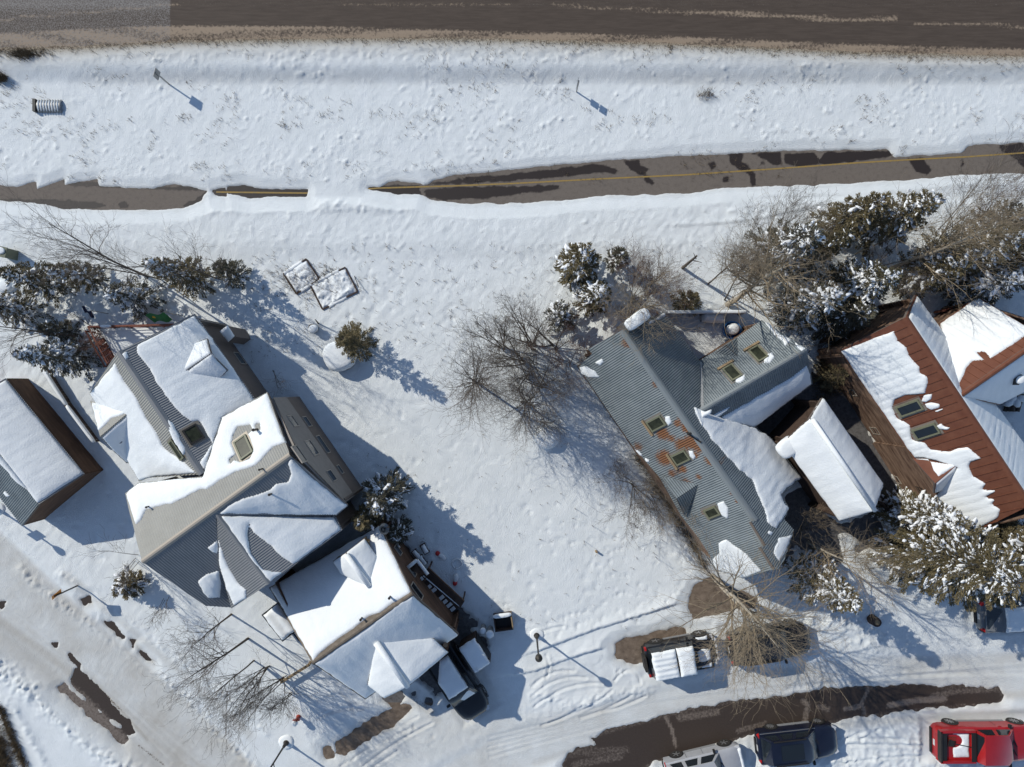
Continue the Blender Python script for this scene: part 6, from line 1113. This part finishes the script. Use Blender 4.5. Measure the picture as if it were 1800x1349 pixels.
flag('flag', 'green flag with a gold patch hanging behind the taupe house', 324, 556, 2.3, 1.15, .9, 'flaggreen', R_(190), [(.62, .5, .30, .38, 'flaggold'), (.66, .48, .16, .22, 'flaggreen'), (.2, .5, .14, .42, 'flaggold')]); flag('flag', 'small navy and orange flag by the spruces above the deck', 193, 552, 1.6, .7, .5, 'flagnavy', R_(160), [(.5, .55, .22, .25, 'flagorange')])
def fence(name, label, pts, h, mat, bw=.14, gap=.02, cap_=True):
    P = [G(*p) for p in pts]; t = thing(name, label, 'fence', P[0])
    for a, b in zip(P[:-1], P[1:]):
        d = b - a; L = np.linalg.norm(d); u = d / L; s = np.cross(u, [0, 0, 1.0]); n = max(1, int(L / (bw + gap)))
        for i in range(n): MB().box(a + u * (i + .5) * L / n + [0, 0, h / 2 - .05], (L / n - gap, .03, h), [u, s, np.array([0, 0, 1.0])]).done('board', mat, t)
        for i in range(int(L / 2.2) + 1): MB().box(a + u * min(L, i * 2.2) + s * .06 + [0, 0, h / 2], (.1, .1, h + .05), [u, s, np.array([0, 0, 1.0])]).done('post', mat, t)
        MB().box((a + b) / 2 + s * .03 + [0, 0, h * .8], (L, .05, .08), [u, s, np.array([0, 0, 1.0])]).done('rail', mat, t)
        if cap_: V, Fq = dome((a + b) / 2 + [0, 0, h - .06], L / 2, .10, .16, math.atan2(d[1], d[0]), 28, 4, 2, .06, 6); mk('snow_cap', V, Fq, M['rsnow'], t, smooth=True)
    return t
fence('board_fence', 'board fence capped with snow behind the grey roofed courtyard', [(1164, 553), (1300, 552)], 1.1, M['greymetal']); fence('board_fence', 'low dark fence in the snow between the left shed and the taupe house', [(88, 646), (130, 712), (178, 776)], .55, M['darkwood'], cap_=True); fence('board_fence', 'dark fence beside the garage driveway', [(1540, 880), (1585, 950)], .9, M['darkwood'], cap_=False)
fence('board_fence', 'dark fence in deep shade behind the red roofed house', [(1440, 600), (1490, 560), (1570, 545)], 1.1, M['darkwood'], cap_=False); fence('board_fence', 'brown fence behind the seamed snow roof', [(1640, 548), (1690, 538)], 1.0, M['redwood'], cap_=False)
t = thing('wooden_rail', 'low tan timber rail running from the brown house corner into the bare trees', 'rail', G(520, 1180)); a, b = G(500, 1192), G(548, 1162); u = (b - a) / np.linalg.norm(b - a); s = np.cross(u, [0, 0, 1.0]); MB().box((a + b) / 2 + [0, 0, .45], (np.linalg.norm(b - a), .14, .14), [u, s, np.array([0, 0, 1.0])]).done('beam', M['plank'], t)
for q in (a, b): MB().box(q + [0, 0, .2], (.12, .12, .5)).done('post', M['plank'], t)
# courtyard of house C
t = thing('covered_bench', 'bench under a thick block of snow by the fence of the grey roofed courtyard', 'bench', G(1248, 560), R_(-2)); MB().box((0, 0, .42), (1.25, .5, .06)).done('seat', M['darkwood'], t, rel=False)
for x in (-.55, .55):
    for y in (-.2, .2): MB().box((x, y, .2), (.07, .07, .42)).done('leg', M['darkwood'], t, rel=False)
MB().box((0, .26, .75), (1.25, .05, .5)).done('backrest', M['darkwood'], t, rel=False); car_snow(t, -.66, .66, .30, .45, .34, 40, name='snow_block')
t = thing('plastic_tub', 'round blue tub heaped with snow in the grey roofed courtyard', 'tub', G(1281, 582)); L0 = np.array(t.location); MB().lathe(L0, [(.42, -.05), (.5, .5), (.53, .52), (.47, .52), (.40, .1)], 18).done('shell', M['bluetarp'], t); V, Fq = dome(L0 + [.06, .06, .35], .36, .34, .4, .5, 14, 5, 3, .12); mk('snow_heap', V, Fq, M['rsnow'], t, smooth=True)
# yard along the brown house: stair, shingled lean-to, small porch roof
t = thing('outdoor_stair', 'outdoor stair with snow on its treads along the brown board wall', 'stair', W(770, 1040, 0)); p0, p1 = W(738, 1020, 1.5), W(794, 1072, .3); d = p1 - p0; u = np.array([d[0], d[1], 0]); u /= np.linalg.norm(u); s = np.array([-u[1], u[0], 0]); ax = [u, s, np.array([0, 0, 1.0])]
for i in range(9):
    c = p0 + d * i / 8; tr_ = MB().box(c, (.30, .85, .05), ax).done('tread', M['darkwood'], t)
    if i in (0, 2, 3, 5, 6, 7, 8): o = MB().box(c + s * (.05 * (i % 2)) + [0, 0, .05], (.20, .46, .06), ax).done('tread_snow', M['rsnow'], tr_, rel=False); o.data.transform(Matrix.Translation(-Vector(t.location)))
for sg in (1, -1): MB().box((p0 + p1) / 2 + s * sg * .42 - [0, 0, .1], (np.linalg.norm(d), .06, .22), [d / np.linalg.norm(d), s, np.cross(d / np.linalg.norm(d), s)]).done('stringer', M['darkwood'], t)
t = thing('lean_to', 'long narrow lean to with a dark shingled roof beside the outdoor stair', 'lean to', W(780, 1030, 0)); pl_ = Pl((752, 1000, 1.7), (812, 1058, 1.7), (742, 1012, 1.45)); pp = [(752, 998), (816, 1058), (810, 1068), (744, 1012)]; Pq = pl_.poly(pp)
V, Fc = strips(Pq, pl_.o, pl_.v, pl_.n, .12, .03, 'lap', pl_.u, .18); mk('shingle_roof', V, Fc, M['darkwood'], t); MB().prism(Pq - pl_.n * .02, -pl_.n * .08).done('roof_board', M['brownwood'], t)
for k in (0, 1, 2, 3): q = Pq[k] * .94 + Pq.mean(0) * .06; MB().box((q[0], q[1], q[2] / 2 - .05), (.08, .08, q[2] - .1)).done('post', M['darkwood'], t)
ed_ = MB(); a, b = Pq[3], Pq[2]; ed_.tube(a + [0, 0, .05], a + (b - a) * .95 + [0, 0, .04], .035, .02, 6).done('edge_snow', M['rsnow'], t)
t = thing('porch_roof', 'small peaked porch roof with an L shaped snow ridge on the brown house', 'porch', W(740, 1000, 0)); z_ = 2.3
for (poly, low_) in (([(712, 1000), (734, 984), (728, 1006)], (712, 1000, z_ - .3)), ([(734, 984), (754, 1012), (728, 1006)], (754, 1012, z_ - .3))):
    pl_ = Pl((734, 984, z_), (728, 1006, z_), low_); Pq = pl_.poly(poly); MB().prism(Pq, -pl_.n * .08).done('roof_slab', M['darkwood'], t)
for a, b in (((713, 1001), (733, 985)), ((733, 985), (752, 1010))):
    q0, q1 = W(*a, z_ + .02), W(*b, z_ + .02); MB().tube(q0, q1, .10, .10, 8).done('snow_ridge', M['rsnow'], t, smooth=True)
for x, y in ((716, 1002), (750, 1012), (732, 990)): q = W(x, y, 1.0); MB().box((q[0], q[1], 1.0), (.09, .09, 2.1)).done('post', M['darkwood'], t)
for i, (x, y, a_, lab) in enumerate(((734, 972, -50, 'upper of two snowy loungers beside the brown house porch'), (744, 982, -55, 'lower of two snowy loungers beside the brown house porch'), (748, 962, -60, 'narrow snow covered bench in the shade of the brown house'))):
    t = thing('garden_lounger' if i < 2 else 'garden_bench', lab, 'lounger' if i < 2 else 'bench', G(x, y), R_(a_)); MB().box((0, 0, .3), (.62, .34, .05)).done('seat', M['darkwood'], t, rel=False)
    for xx in (-.25, .25): MB().box((xx, 0, .14), (.06, .3, .3)).done('leg', M['darkwood'], t, rel=False)
    car_snow(t, -.3, .3, .15, .33, .1, 60 + i, name='seat_snow')
def lawn(px, py, lab, ang):
    b = G(px, py); t = thing('lawn_figure', lab, 'lawn ornament', b, ang, 'toppled lawn figures'); V, Fq = dome((0, 0, .02), .26, .15, .24, 0, 12, 5, 1, .02); mk('white_body', V, Fq, M['white'], t, smooth=True, rel=False); V, Fq = dome((-.32, 0, .02), .15, .13, .22, 0, 12, 5, 2, .02); mk('red_hat', V, Fq, M['redplastic'], t, smooth=True, rel=False); MB().lathe((-.2, 0, .1), [(.05, -.05), (.07, 0), (.05, .05)], 10).done('fur_band', M['white'], t, rel=False)
lawn(778, 977, 'small red and white figure fallen on the snow, upper of two', R_(-35)); lawn(802, 1014, 'small red and white figure fallen on the snow, lower of two', R_(80))
t = thing('snow_ring', 'round white hoop lying in the shaded snow by the fallen figures', 'hoop', G(804, 990)); L0 = np.array(t.location); V = []; Fq = []
for i in range(20):
    for j in range(6): a, c = 6.283 * i / 20, 6.283 * j / 6; V.append(L0 + [math.cos(a) * (.28 + .05 * math.cos(c)), math.sin(a) * (.28 + .05 * math.cos(c)), .06 + .05 * math.sin(c)]); Fq.append([i * 6 + j, ((i + 1) % 20) * 6 + j, ((i + 1) % 20) * 6 + (j + 1) % 6, i * 6 + (j + 1) % 6])
mk('ring', V, Fq, M['white'], t, smooth=True)
t = thing('wood_pile', 'snowy wood pile in the shade below the white roof at the right edge', 'wood pile', G(1762, 708)); L0 = np.array(t.location)
for i in range(7): MB().tube(L0 + [.1 * i, -.5, .1 + .16 * (i % 3)], L0 + [.1 * i + .3, .5, .1 + .16 * (i % 3)], .1, n=8).done('log', M['bark'], t)
for k in range(4): V, Fq = dome(L0 + [.25 * k - .1, .25 * (k % 2), .42], .28, .22, .16, k, 10, 4, k, .12); mk('snow_heap', V, Fq, M['rsnow'], t, smooth=True)
t = thing('air_unit', 'grey air conditioning unit at the foot of the taupe siding', 'air conditioner', G(622, 848), R_(-55)); MB().box((0, 0, .4), (.8, .35, .75)).done('case', M['pgrey'], t, rel=False); MB().lathe((0, 0, .775), [(.15, 0), (.15, .02)], 14).done('fan_grille', M['black'], t, rel=False)
